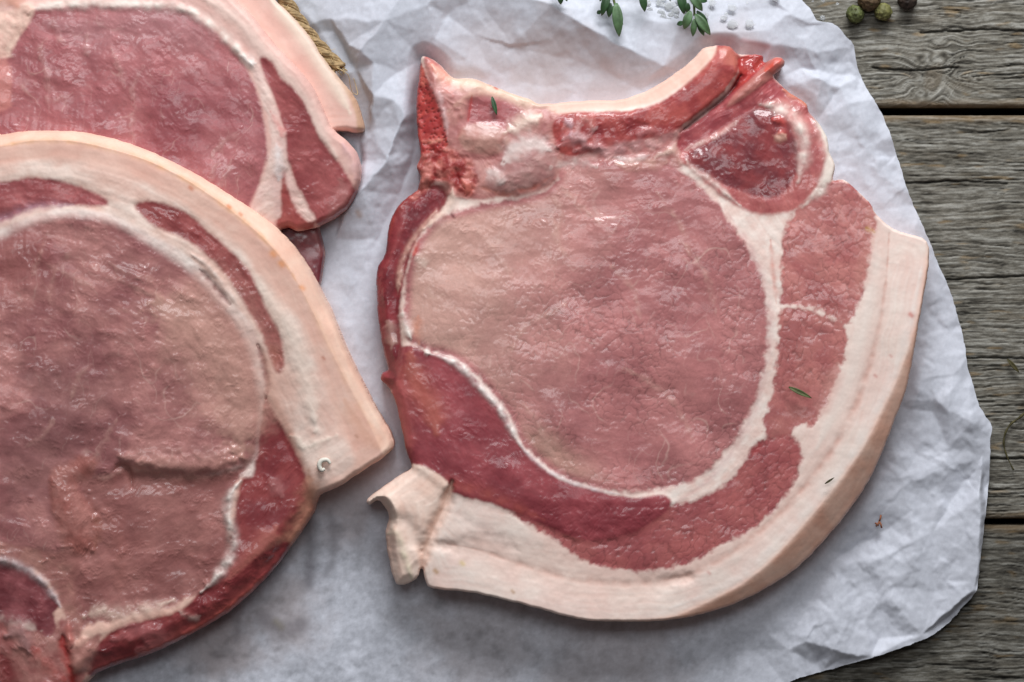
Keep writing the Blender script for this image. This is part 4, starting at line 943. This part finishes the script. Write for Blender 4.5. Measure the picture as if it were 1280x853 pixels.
def chop_back():
    s = Slab(OUT_C, (-62, -60, 458, 352), 1.2, 18)
    X, Y = s.X, s.Y
    s.region('fat_cap', M_FAT, None, (228, 192, 182), full=True, col2=(222, 180, 170), mott=50, tex=t_fat(0.8, 0.2, 5))
    s.stroke([(240,-10),(290,20),(325,58),(355,95),(380,130),(400,165),(420,195)], 10, (236, 208, 196), .7, 0.5, warp=3)
    s.stroke([(225,2),(262,24),(292,54)], 5, (222, 178, 166), .6, -0.5, warp=2)
    s.stroke([(428,180),(442,200),(444,222)], 8, (214, 172, 172), .6, 0.3, warp=3)
    s.region('muscle', M_LEAN, [(325,72),(340,78),(352,98),(368,112),(384,136),(396,166),(412,190),(428,208),(440,232),(448,240),(438,256),(418,271),(402,280),(392,278),(374,250),(358,215),(354,170),(342,122),(330,96)], (164, 88, 88), soft=3, dz=-0.4, bulge=0.8, tex=t_streak(26, 7, 0.6, 0.4, 3, 0.1, 14), col2=(148, 72, 74), mott=34)
    s.stroke([(425,225),(430,250),(410,270)], 12, (176, 116, 112), .6, 0, warp=4)
    s.region('muscle', M_LEAN, [(362,205),(372,240),(392,276),(384,286),(350,286),(344,275),(350,250),(346,225)], (166, 88, 82), soft=3, dz=-0.8, bulge=0.4, tex=t_streak(20, 6, 0.9, 0.35, 5), col2=(150, 70, 68), mott=22)
    s.region('fat_seam', M_FAT, [(310,68),(322,74),(332,100),(345,130),(356,165),(360,200),(372,235),(390,266),(393,275),(378,272),(362,246),(354,215),(350,240),(350,262),(346,274),(326,274),(310,268),(320,240),(336,200),(338,165),(330,130),(318,100)], (232, 208, 198), soft=3, dz=0.2, bulge=0.5, bw=8, tex=t_fat(1.3, 0.3, 3), col2=(224, 192, 184), warp=3)
    s.stroke([(338,140),(352,165),(350,172)], 4, (210, 110, 106), .6, 0.2, warp=3)
    s.stroke([(345,180),(350,205),(348,225)], 6, (240, 230, 228), .8, 0.4, warp=2)
    EYE = [(-80,20),(0,14),(36,22),(46,12),(104,8),(165,8),(222,12),(254,28),(280,50),(300,74),(312,92),(322,118),(330,150),(334,180),(332,205),(322,234),(312,258),(300,300),(220,352),(-80,352)]
    def eye_tex(s, d):
        X, Y = s.X, s.Y
        h1, c1 = t_flake(11, 0.5, 1.6, 0.2, 5, 60, -0.2, 0.2, 0.2)(s, d)
        h2, c2 = t_streak(14, 4, 0.3, 0.52, 4, 0.16, 12)(s, d)
        k = sst(190, 260, X+0.0*Y)*sst(140, 60, Y)
        return h1*k+h2*(1-0.7*k)+0.7*fbm(X/60, Y/60, 2, 2), c1*k+c2
    s.veins(s.region('eye_muscle', M_LEAN, EYE, (176, 108, 110), soft=3, dz=-0.3, bulge=0.5, bw=20, tex=eye_tex, col2=(160, 92, 96), mott=70))
    s.stroke([(60,30),(110,40),(160,30),(220,30),(270,70)], 26, (192, 138, 140), .5, 0.2, warp=10)
    s.stroke([(200,110),(230,150),(200,200)], 44, (134, 60, 68), .45, 0, warp=12)
    s.stroke([(36,18),(48,10),(104,5),(165,6),(224,10),(258,26),(284,48),(304,70),(318,84)], 6, (240, 224, 214), .95, 0.8, warp=2, name='fat_seam', mat=M_FAT)
    for pts in ([(180,85),(168,105),(166,130)], [(266,190),(268,210),(262,230)], [(300,165),(278,180),(266,195)], [(55,50),(52,70),(60,100),(62,140)], [(140,60),(150,85),(156,110)], [(110,40),(108,60),(112,70)], [(65,15),(68,40),(80,55)], [(290,200),(280,225),(270,240)], [(55,120),(70,125),(90,118)], [(168,180),(165,150),(172,130)]):
        s.stroke(pts, 3.5, (206, 158, 152), .40, 0.25, warp=5)
    s.stroke([(300,70),(310,78),(320,80)], 6, (240, 230, 224), .8, 0.5)
    # pale folded lump at the far left
    s.region('fat_lump', M_FAT, [(-80,20),(0,14),(20,12),(34,4),(43,10),(40,24),(28,44),(14,66),(8,74),(-80,90)], (230, 200, 184), soft=3, dz=0.4, bulge=1.6, bw=10, tex=t_lump(14, 0.6, 3), col2=(226, 186, 172), mott=20)
    s.region('muscle', M_LEAN, [(-80,80),(0,74),(10,76),(16,96),(14,120),(6,138),(-80,150)], (200, 132, 126), soft=3, dz=0.2, bulge=1.4, bw=10, tex=t_lump(14, 0.5, 8), warp=2)
    s.stroke([(22,8),(18,0),(0,-8),(-30,-10)], 14, (222, 156, 132), .7, 0.4, warp=4)
    d = np.maximum(s.out, 0)
    top = 19.5-5.5*sst(0, 1, ((X*0.8+Y*0.6)-330)/160)+0.8*fbm(X/150, Y/150, 2, 7)
    r = 7.0
    edge = r*0.25*(1-np.sqrt(np.clip(1-(1-np.clip(d/r/1.3, 0, 1))**2, 0, 1)))*2.6
    top = top-edge
    root = empty('pork_chop', (*at(190, 140, 0.018)[:2], 0.0))
    tag(root, 'pork chop behind the front left one, cut by the photo top', 'meat', 'raw pork chops')
    s.build(root, top, thick=9, base=0.0)

def chop_under():
    s = Slab(OUT_D, (150, -70, 462, 430), 1.6, 9)
    X, Y = s.X, s.Y
    s.region('fat_cap', M_FAT, None, (220, 186, 174), full=True, col2=(214, 176, 164), mott=40, tex=t_fat(0.9, 0.12, 7))
    s.region('rind', M_RIND, [(330,-40),(349,0),(364,22),(388,50),(406,80),(426,108),(440,130),(446,150),(448,172),(470,170),(470,110),(400,20),(350,-60)], (196, 162, 136), soft=2.5, warp=0.8, dz=-0.6)
    s.stroke([(334,-10),(352,15),(380,50),(404,86),(424,116),(438,142)], 9, (238, 220, 202), .75, 0.3, warp=1.5)
    s.stroke([(335,40),(350,60),(380,70)], 8, (234, 200, 186), .5, 0.2, warp=5)
    s.region('muscle', M_LEAN, [(300,240),(350,270),(380,280),(395,282),(402,296),(406,314),(404,336),(398,362),(370,425),(240,425)], (112, 50, 56), soft=2.5, dz=-0.6, bulge=0.6, tex=t_streak(14, 6, 0.9, 0.5, 5, 0.14), col2=(96, 38, 46), mott=24)
    s.stroke([(388,290),(400,300),(401,320)], 6, (160, 104, 104), .6, 0.2, warp=3)
    d = np.maximum(s.out, 0)
    r = 5.0
    edge = r*0.25*(1-np.sqrt(np.clip(1-(1-np.clip(d/r/1.3, 0, 1))**2, 0, 1)))*2.2
    top = 11.0-edge-4.0*sst(230, 270, Y)
    root = empty('pork_chop', (*at(390, 150, 0.01)[:2], 0.0))
    tag(root, 'pork chop lowest in the stack, only its fat edge showing beside the rope', 'meat', 'raw pork chops')
    s.build(root, top, thick=12, base=0.0)

chop_right(); chop_front(); chop_back(); chop_under()

# ------------------------------------------------------------------ small things
def tube(bm, pts, rad, seg=8, cap=True):
    pts = [Vector(p) for p in pts]; n = len(pts); rings = []
    for i, p in enumerate(pts):
        t = (pts[min(i+1, n-1)]-pts[max(i-1, 0)]).normalized()
        a = t.cross(Vector((0, 0, 1)))
        if a.length < 1e-3: a = t.cross(Vector((1, 0, 0)))
        a.normalize(); b = a.cross(t)
        r = rad(i/(n-1)) if callable(rad) else rad
        rings.append([bm.verts.new(p+a*math.cos(2*math.pi*k/seg)*r+b*math.sin(2*math.pi*k/seg)*r) for k in range(seg)])
    for i in range(n-1):
        for k in range(seg):
            bm.faces.new((rings[i][k], rings[i][(k+1) % seg], rings[i+1][(k+1) % seg], rings[i+1][k]))
    if cap:
        bm.faces.new(rings[0][::-1]); bm.faces.new(rings[-1])

def from_bm(name, bm, mat, parent=None, smooth=True):
    me = bpy.data.meshes.new(name); bmesh.ops.recalc_face_normals(bm, faces=bm.faces); bm.to_mesh(me); bm.free()
    if smooth:
        for p in me.polygons: p.use_smooth = True
    me.materials.append(mat); o = bpy.data.objects.new(name, me); COL.objects.link(o)
    if parent: o.parent = parent
    return o

# rope of three twisted jute strands
M_JUTE = plain('jute', lin(164, 138, 102), 0.8, 0.2, 0.35, 700, 0.6)
M_THREAD = plain('jute_thread', lin(206, 180, 132), 0.7, 0.2, 0.2, 700, 0.2)
ra, rb = at(338, -34, 0.006), at(424, 86, 0.006)
rope = empty('jute_rope', (ra.x, ra.y, 0.0))
tag(rope, 'twisted tan jute rope along the fat edge of the stacked chops', 'rope')
axis = (rb-ra); L = axis.length; tdir = axis.normalized(); sd = tdir.cross(Vector((0, 0, 1))).normalized(); up = Vector((0, 0, 1))
def rope_pt(t, ph, r, sag=0.0009):
    c = ra+axis*t+sd*(math.sin(t*math.pi)*sag*2)
    a = ph+t*L/0.0078*2*math.pi*0.5
    return c+sd*math.cos(a)*r+up*math.sin(a)*r-rope.location
for k in range(3):
    bm = bmesh.new()
    ph = k*2*math.pi/3
    # every strand is a bundle of yarns
    for q in range(6):
        a0 = q*2*math.pi/6
        pts = []
        for i in range(61):
            t = i/60
            c = rope_pt(t, ph, 0.00125)
            aa = a0+t*L/0.0052*2*math.pi*0.5
            fr = 1+0.9*max(0, (t-0.95)/0.05)
            pts.append(c+(sd*math.cos(aa)+up*math.sin(aa))*0.00072*fr)
        tube(bm, pts, 0.00058, 6)
    from_bm('strand', bm, M_JUTE, rope)
bm = bmesh.new(); rs = random.Random(4)
for i in range(70):
    t = rs.uniform(0.05, 1.0); a = rs.uniform(0, 6.28)
    p = rope_pt(t, a, 0.0021); d = (sd*math.cos(a)+up*abs(math.sin(a)))*rs.uniform(.2, .6)+tdir*rs.uniform(-.4, 1)
    ln = rs.uniform(0.001, 0.0035)
    tube(bm, [p, p+d*ln*0.5, p+d*ln+Vector((rs.uniform(-1, 1), rs.uniform(-1, 1), 0))*0.0006], 0.00006, 4)
for px in range(14):
    t = 0.985; a = rs.uniform(0, 6.28); p = rope_pt(t, a, 0.0012)
    d = tdir*rs.uniform(.6, 1.3)+sd*rs.uniform(-.4, .4)
    tube(bm, [p, p+d*0.0012, p+d*0.0022], 0.0001, 4)
fz = from_bm('fibre_fuzz', bm, M_THREAD, rope); fz['kind'] = 'stuff'
bm = bmesh.new()
lp = [(421, 85, 9), (431, 90, 10), (436, 96, 9), (438, 108, 7), (441, 116, 5), (447, 118, 4), (445, 108, 4), (442, 98, 5)]
pp = smooth_poly([at(x, y, z*0.001) for x, y, z in lp], False, 5)
tube(bm, [Vector(p)-rope.location for p in pp], 0.00012, 5)
from_bm('loose_thread', bm, M_THREAD, rope)

# thyme
M_LEAF = plain('thyme_leaf', lin(84, 112, 76), 0.5, 0.45, 0.3, 260, 0.35)
M_LEAFD = plain('dark_thyme_leaf', lin(54, 84, 52), 0.45, 0.5, 0.3, 260, 0.35)
M_STEM = plain('thyme_stem', lin(96, 108, 66), 0.6, 0.3, 0.3, 500, 0.3)
M_DRY = plain('dry_herb', lin(72, 66, 38), 0.7, 0.3, 0.4, 700, 0.4)

def leaf_mesh(bm, base, tip, width, upv=Vector((0, 0, 1)), fold=0.35, curl=0.15):
    base = Vector(base); tip = Vector(tip); ax = tip-base; l = ax.length; t = ax.normalized()
    s_ = t.cross(upv).normalized(); u = s_.cross(t).normalized()
    n = 9; rows = []; th = 0.00018
    for i in range(n):
        v = i/(n-1)
        wv = width*0.5*(math.sin(math.pi*min(1, v*0.94+0.05))**0.75)*(1-0.25*v)
        c = base+ax*v+u*(math.sin(math.pi*v)*curl*l)
        rows.append([c+s_*wv*k+u*(abs(k)**1.5*wv*fold) for k in (-1, -0.5, 0, 0.5, 1)])
    top = [[bm.verts.new(p) for p in r] for r in rows]; bot = [[bm.verts.new(p-u*th) for p in r] for r in rows]
    for i in range(n-1):
        for k in range(4):
            bm.faces.new((top[i][k], top[i+1][k], top[i+1][k+1], top[i][k+1]))
            bm.faces.new((bot[i][k], bot[i][k+1], bot[i+1][k+1], bot[i+1][k]))
        for k in (0, 4): bm.faces.new((top[i][k], bot[i][k], bot[i+1][k], top[i+1][k]))
    for i in (0, n-1):
        for k in range(4): bm.faces.new((top[i][k], top[i][k+1], bot[i][k+1], bot[i][k]))

def sprig(label, stem, leaves, z=0.010):
    b = at(stem[0][0], stem[0][1], z)
    root = empty('thyme_sprig', (b.x, b.y, 0.004))
    tag(root, label, 'herb', 'thyme sprigs at the top of the paper')
    bm = bmesh.new()
    pts = smooth_poly([at(x, y, z+0.0005) for x, y in stem], False, 4)
    tube(bm, [Vector(p)-root.location for p in pts], lambda t: 0.0006*(1-0.4*t), 6)
    from_bm('stem', bm, M_STEM, root)
    for (x0, y0, x1, y1, wd, dk, dz, cu) in leaves:
        bm = bmesh.new()
        leaf_mesh(bm, at(x0, y0, z+dz*0.001)-root.location, at(x1, y1, z+dz*0.001-0.0012)-root.location, wd*PX, curl=cu)
        from_bm('leaf', bm, M_LEAFD if dk else M_LEAF, root)

sprig('thyme sprig with one long leaf pointing down, leftmost of the larger two', [(762, -40), (764, -15), (769, 8)],
      [(770,4,774,46,15,0,1.2,.10),(766,8,779,31,6,1,.2,.05),(763,0,758,-28,14,0,1.5,.1),(756,-22,750,2,12,0,1,.1),(761,-10,752,20,12,1,1.6,.12),(763,4,761,22,9,1,.4,.1),(768,-8,786,-14,12,0,1.2,.1),(752,14,746,17,6,1,.2,.1)])
sprig('bushy thyme sprig with a rosette of leaves, rightmost of the sprigs', [(866, -40), (867, -14), (868, 20)],
      [(850,-10,855,18,13,1,.6,.1),(863,14,855,37,13,0,1.8,.15),(868,24,866,46,9,0,1.4,.1),(869,18,888,44,13,0,1.8,.12),(871,14,885,30,8,1,.8,.1),(862,-8,878,14,13,0,2.4,.15),(872,-2,884,2,9,1,1.2,.1),(860,4,859,16,8,1,1,.1),(855,28,846,31,7,1,.2,.1),(864,-12,852,-22,13,0,2,.12),(869,-14,888,-24,13,0,2,.12),(872,26,880,45,9,1,.6,.08)])
sprig('single thyme leaf tip poking in between the two larger sprigs', [(800, -40), (801, -20), (802, -8)],
      [(802,-10,806,15,11,1,1.2,.1),(800,-14,792,0,9,0,1,.1),(803,-20,815,-6,9,0,1,.1),(834,-14,838,2,6,1,.4,.05)])
sprig('tips of a small thyme sprig at the top edge, leftmost of the sprigs', [(694, -40), (697, -20), (700, -8)],
      [(700,-10,701,6,9,1,1,.1),(697,-14,688,0,8,0,1,.1),(702,-14,709,2,8,0,1,.1)], z=0.011)

def loose_leaf(label, x0, y0, x1, y1, wd, z, mat, name='thyme_leaf', cat='leaf', fold=0.5):
    b = at((x0+x1)/2, (y0+y1)/2, z)
    bm = bmesh.new(); leaf_mesh(bm, at(x0, y0, z)-b, at(x1, y1, z)-b, wd*PX, fold=fold, curl=0.06)
    o = from_bm(name, bm, mat); o.location = b; tag(o, label, cat)
    return o
M_LEAFO = plain('olive_thyme_leaf', lin(92, 98, 62), 0.6, 0.3, 0.35, 700, 0.4)
loose_leaf('tiny dark thyme leaf lying on the cartilage near the cut bone', 615, 121, 621, 144, 6.5, 0.0175, M_LEAFD)
loose_leaf('narrow olive thyme leaf lying on the right edge muscle of the lone chop', 986, 484, 1015, 498, 7, 0.0200, M_LEAFO)
loose_leaf('tiny dry brown herb scrap on the fat of the lone chop', 1031, 605, 1043, 597, 3, 0.0200, M_DRY, 'herb_scrap')
loose_leaf('dark dry leaf on the wood near the right edge', 1259, 449, 1274, 466, 6, -0.0008, M_DRY, 'dry_leaf')

bm = bmesh.new()
b = at(1258, 545, -0.0008)
pp = smooth_poly([at(x, y, -0.0008)-b for x, y in ((1290, 508), (1276, 521), (1262, 532), (1255, 548), (1257, 566), (1267, 588))], False, 5)
tube(bm, [Vector(p) for p in pp], lambda t: 0.00042*(1-0.5*t)+0.0001*math.sin(40*t), 7)
o = from_bm('herb_twig', bm, M_DRY); o.location = b
tag(o, 'thin curved dry herb twig on the wood right of the paper', 'twig')

M_CRUMB = plain('brown_crumb', lin(150, 96, 70), 0.7, 0.3, 0.3, 500, 0.4)
bm = bmesh.new(); b = at(1098, 652, 0.0026)
for (x0, y0, x1, y1) in ((1101,644,1099,652),(1099,652,1095,658),(1099,652,1102,660),(1094,654,1098,657)):
    tube(bm, [at(x0, y0, .0026)-b, at((x0+x1)/2+.7, (y0+y1)/2, .0029)-b, at(x1, y1, .0026)-b], 0.0003, 6)
o = from_bm('dried_scrap', bm, M_CRUMB); o.location = b
tag(o, 'small reddish brown dried scrap on the paper at lower right', 'scrap')

M_WHITE = plain('white_fat', (0.74, 0.70, 0.62), 0.5, 0.4, 0.08, 500, 0.3)
bm = bmesh.new(); b = at(405, 582, 0.0205)
pp = smooth_poly([at(x, y, 0.0205)-b for x, y in ((413, 580), (409, 575), (402, 576), (399, 582), (402, 588), (406, 586))], False, 4)
tube(bm, [Vector(p) for p in pp], lambda t: 0.0007*(0.6+0.5*math.sin(t*math.pi)), 8)
o = from_bm('fat_curl', bm, M_WHITE); o.location = b
tag(o, 'tiny white curl of fat on the corner of the front left chop', 'scrap')

# peppercorns
def corn(label, x, y, r, mat, seed):
    z = WOOD_Z+r*PX*0.96; b = at(x, y, z)
    bm = bmesh.new(); bmesh.ops.create_icosphere(bm, subdivisions=4, radius=r*PX)
    rs = np.array([v.co[:] for v in bm.verts])/(r*PX)
    f1 = noise(rs[:, 0]*2.6+seed*7, rs[:, 1]*2.6+rs[:, 2]*1.9, seed); f2 = noise(rs[:, 1]*5+seed, rs[:, 2]*5+rs[:, 0]*3, seed+2)
    k = 1+0.11*np.abs(f1)*1.5-0.15*sst(0.25, 0.0, np.abs(f2))
    for v, q in zip(bm.verts, k): v.co *= float(q)
    root = from_bm('peppercorn', bm, mat); root.location = b
    bm = bmesh.new(); bmesh.ops.create_icosphere(bm, subdivisions=2, radius=r*PX*0.16)
    for v in bm.verts: v.co.z *= 0.5
    a = seed*1.7; q = Vector((math.cos(a)*0.45, math.sin(a)*0.45, 0.86))*r*PX*1.0
    bmesh.ops.translate(bm, verts=bm.verts, vec=q)
    from_bm('stalk_scar', bm, M_DRY, root)
    tag(root, label, 'peppercorn', 'peppercorns on the wood')
PG1 = plain('green_pepper', lin(92, 98, 58), 0.6, 0.35, 0.45, 500, 0.6)
PG2 = plain('olive_pepper', lin(112, 110, 66), 0.6, 0.35, 0.35, 500, 0.6)
PB1 = plain('brown_pepper', lin(92, 74, 54), 0.65, 0.3, 0.4, 500, 0.6)
PK = plain('black_pepper', lin(58, 46, 40), 0.6, 0.35, 0.5, 500, 0.7)
corn('wrinkled dark green peppercorn, nearest the paper edge', 1069, 18, 11.2, PG1, 1)
corn('smooth pale olive peppercorn beside the brown one', 1104, 15, 10.8, PG2, 2)
corn('larger brown peppercorn between the two green ones, cut by the photo top', 1086, 0, 14, PB1, 3)
corn('nearly black peppercorn farthest from the paper at the photo top', 1134, 0, 12, PK, 4)

# flake salt
M_SALT = plain('salt', (0.86, 0.87, 0.88), 0.4, 0.4, 0.05, 600, 0.4, trans=0.75)
rs = random.Random(9)
def salt(x, y, r, z, label, group):
    bm = bmesh.new(); n = rs.randint(5, 7); ph = rs.uniform(0, 6.28)
    ring = [Vector((math.cos(ph+i*2*math.pi/n)*r*PX*rs.uniform(.7, 1.1), math.sin(ph+i*2*math.pi/n)*r*PX*rs.uniform(.55, 1.0), 0)) for i in range(n)]
    h = r*PX*rs.uniform(.08, .16)
    lo = [bm.verts.new(p) for p in ring]; mid = [bm.verts.new(p*1.03+Vector((0, 0, h*.55))) for p in ring]; hi = [bm.verts.new(p*0.7+Vector((0, 0, h))) for p in ring]
    for a, c in ((lo, mid), (mid, hi)):
        for i in range(n): bm.faces.new((a[i], a[(i+1) % n], c[(i+1) % n], c[i]))
    bm.faces.new(hi); bm.faces.new(lo[::-1])
    o = from_bm('salt_flake', bm, M_SALT, smooth=False); o.location = at(x, y, z)
    tag(o, label, 'salt', group)
for (x, y, r) in ((1028, 23, 4.5), (1047, 5, 2.4), (1029, 1, 3.6), (1016, 2, 2.2)):
    salt(x, y, r, WOOD_Z, 'small white salt grain on the wood beside the peppercorns', 'salt grains on the wood')
for i in range(40):
    x = rs.gauss(845, 55); y = rs.uniform(-4, 34)
    if not 755 < x < 975: continue
    salt(x, y, rs.uniform(2.0, 8.0), 0.0042+0.0012*(y/34), 'small translucent salt flake on the paper around the thyme', 'salt flakes on the paper')
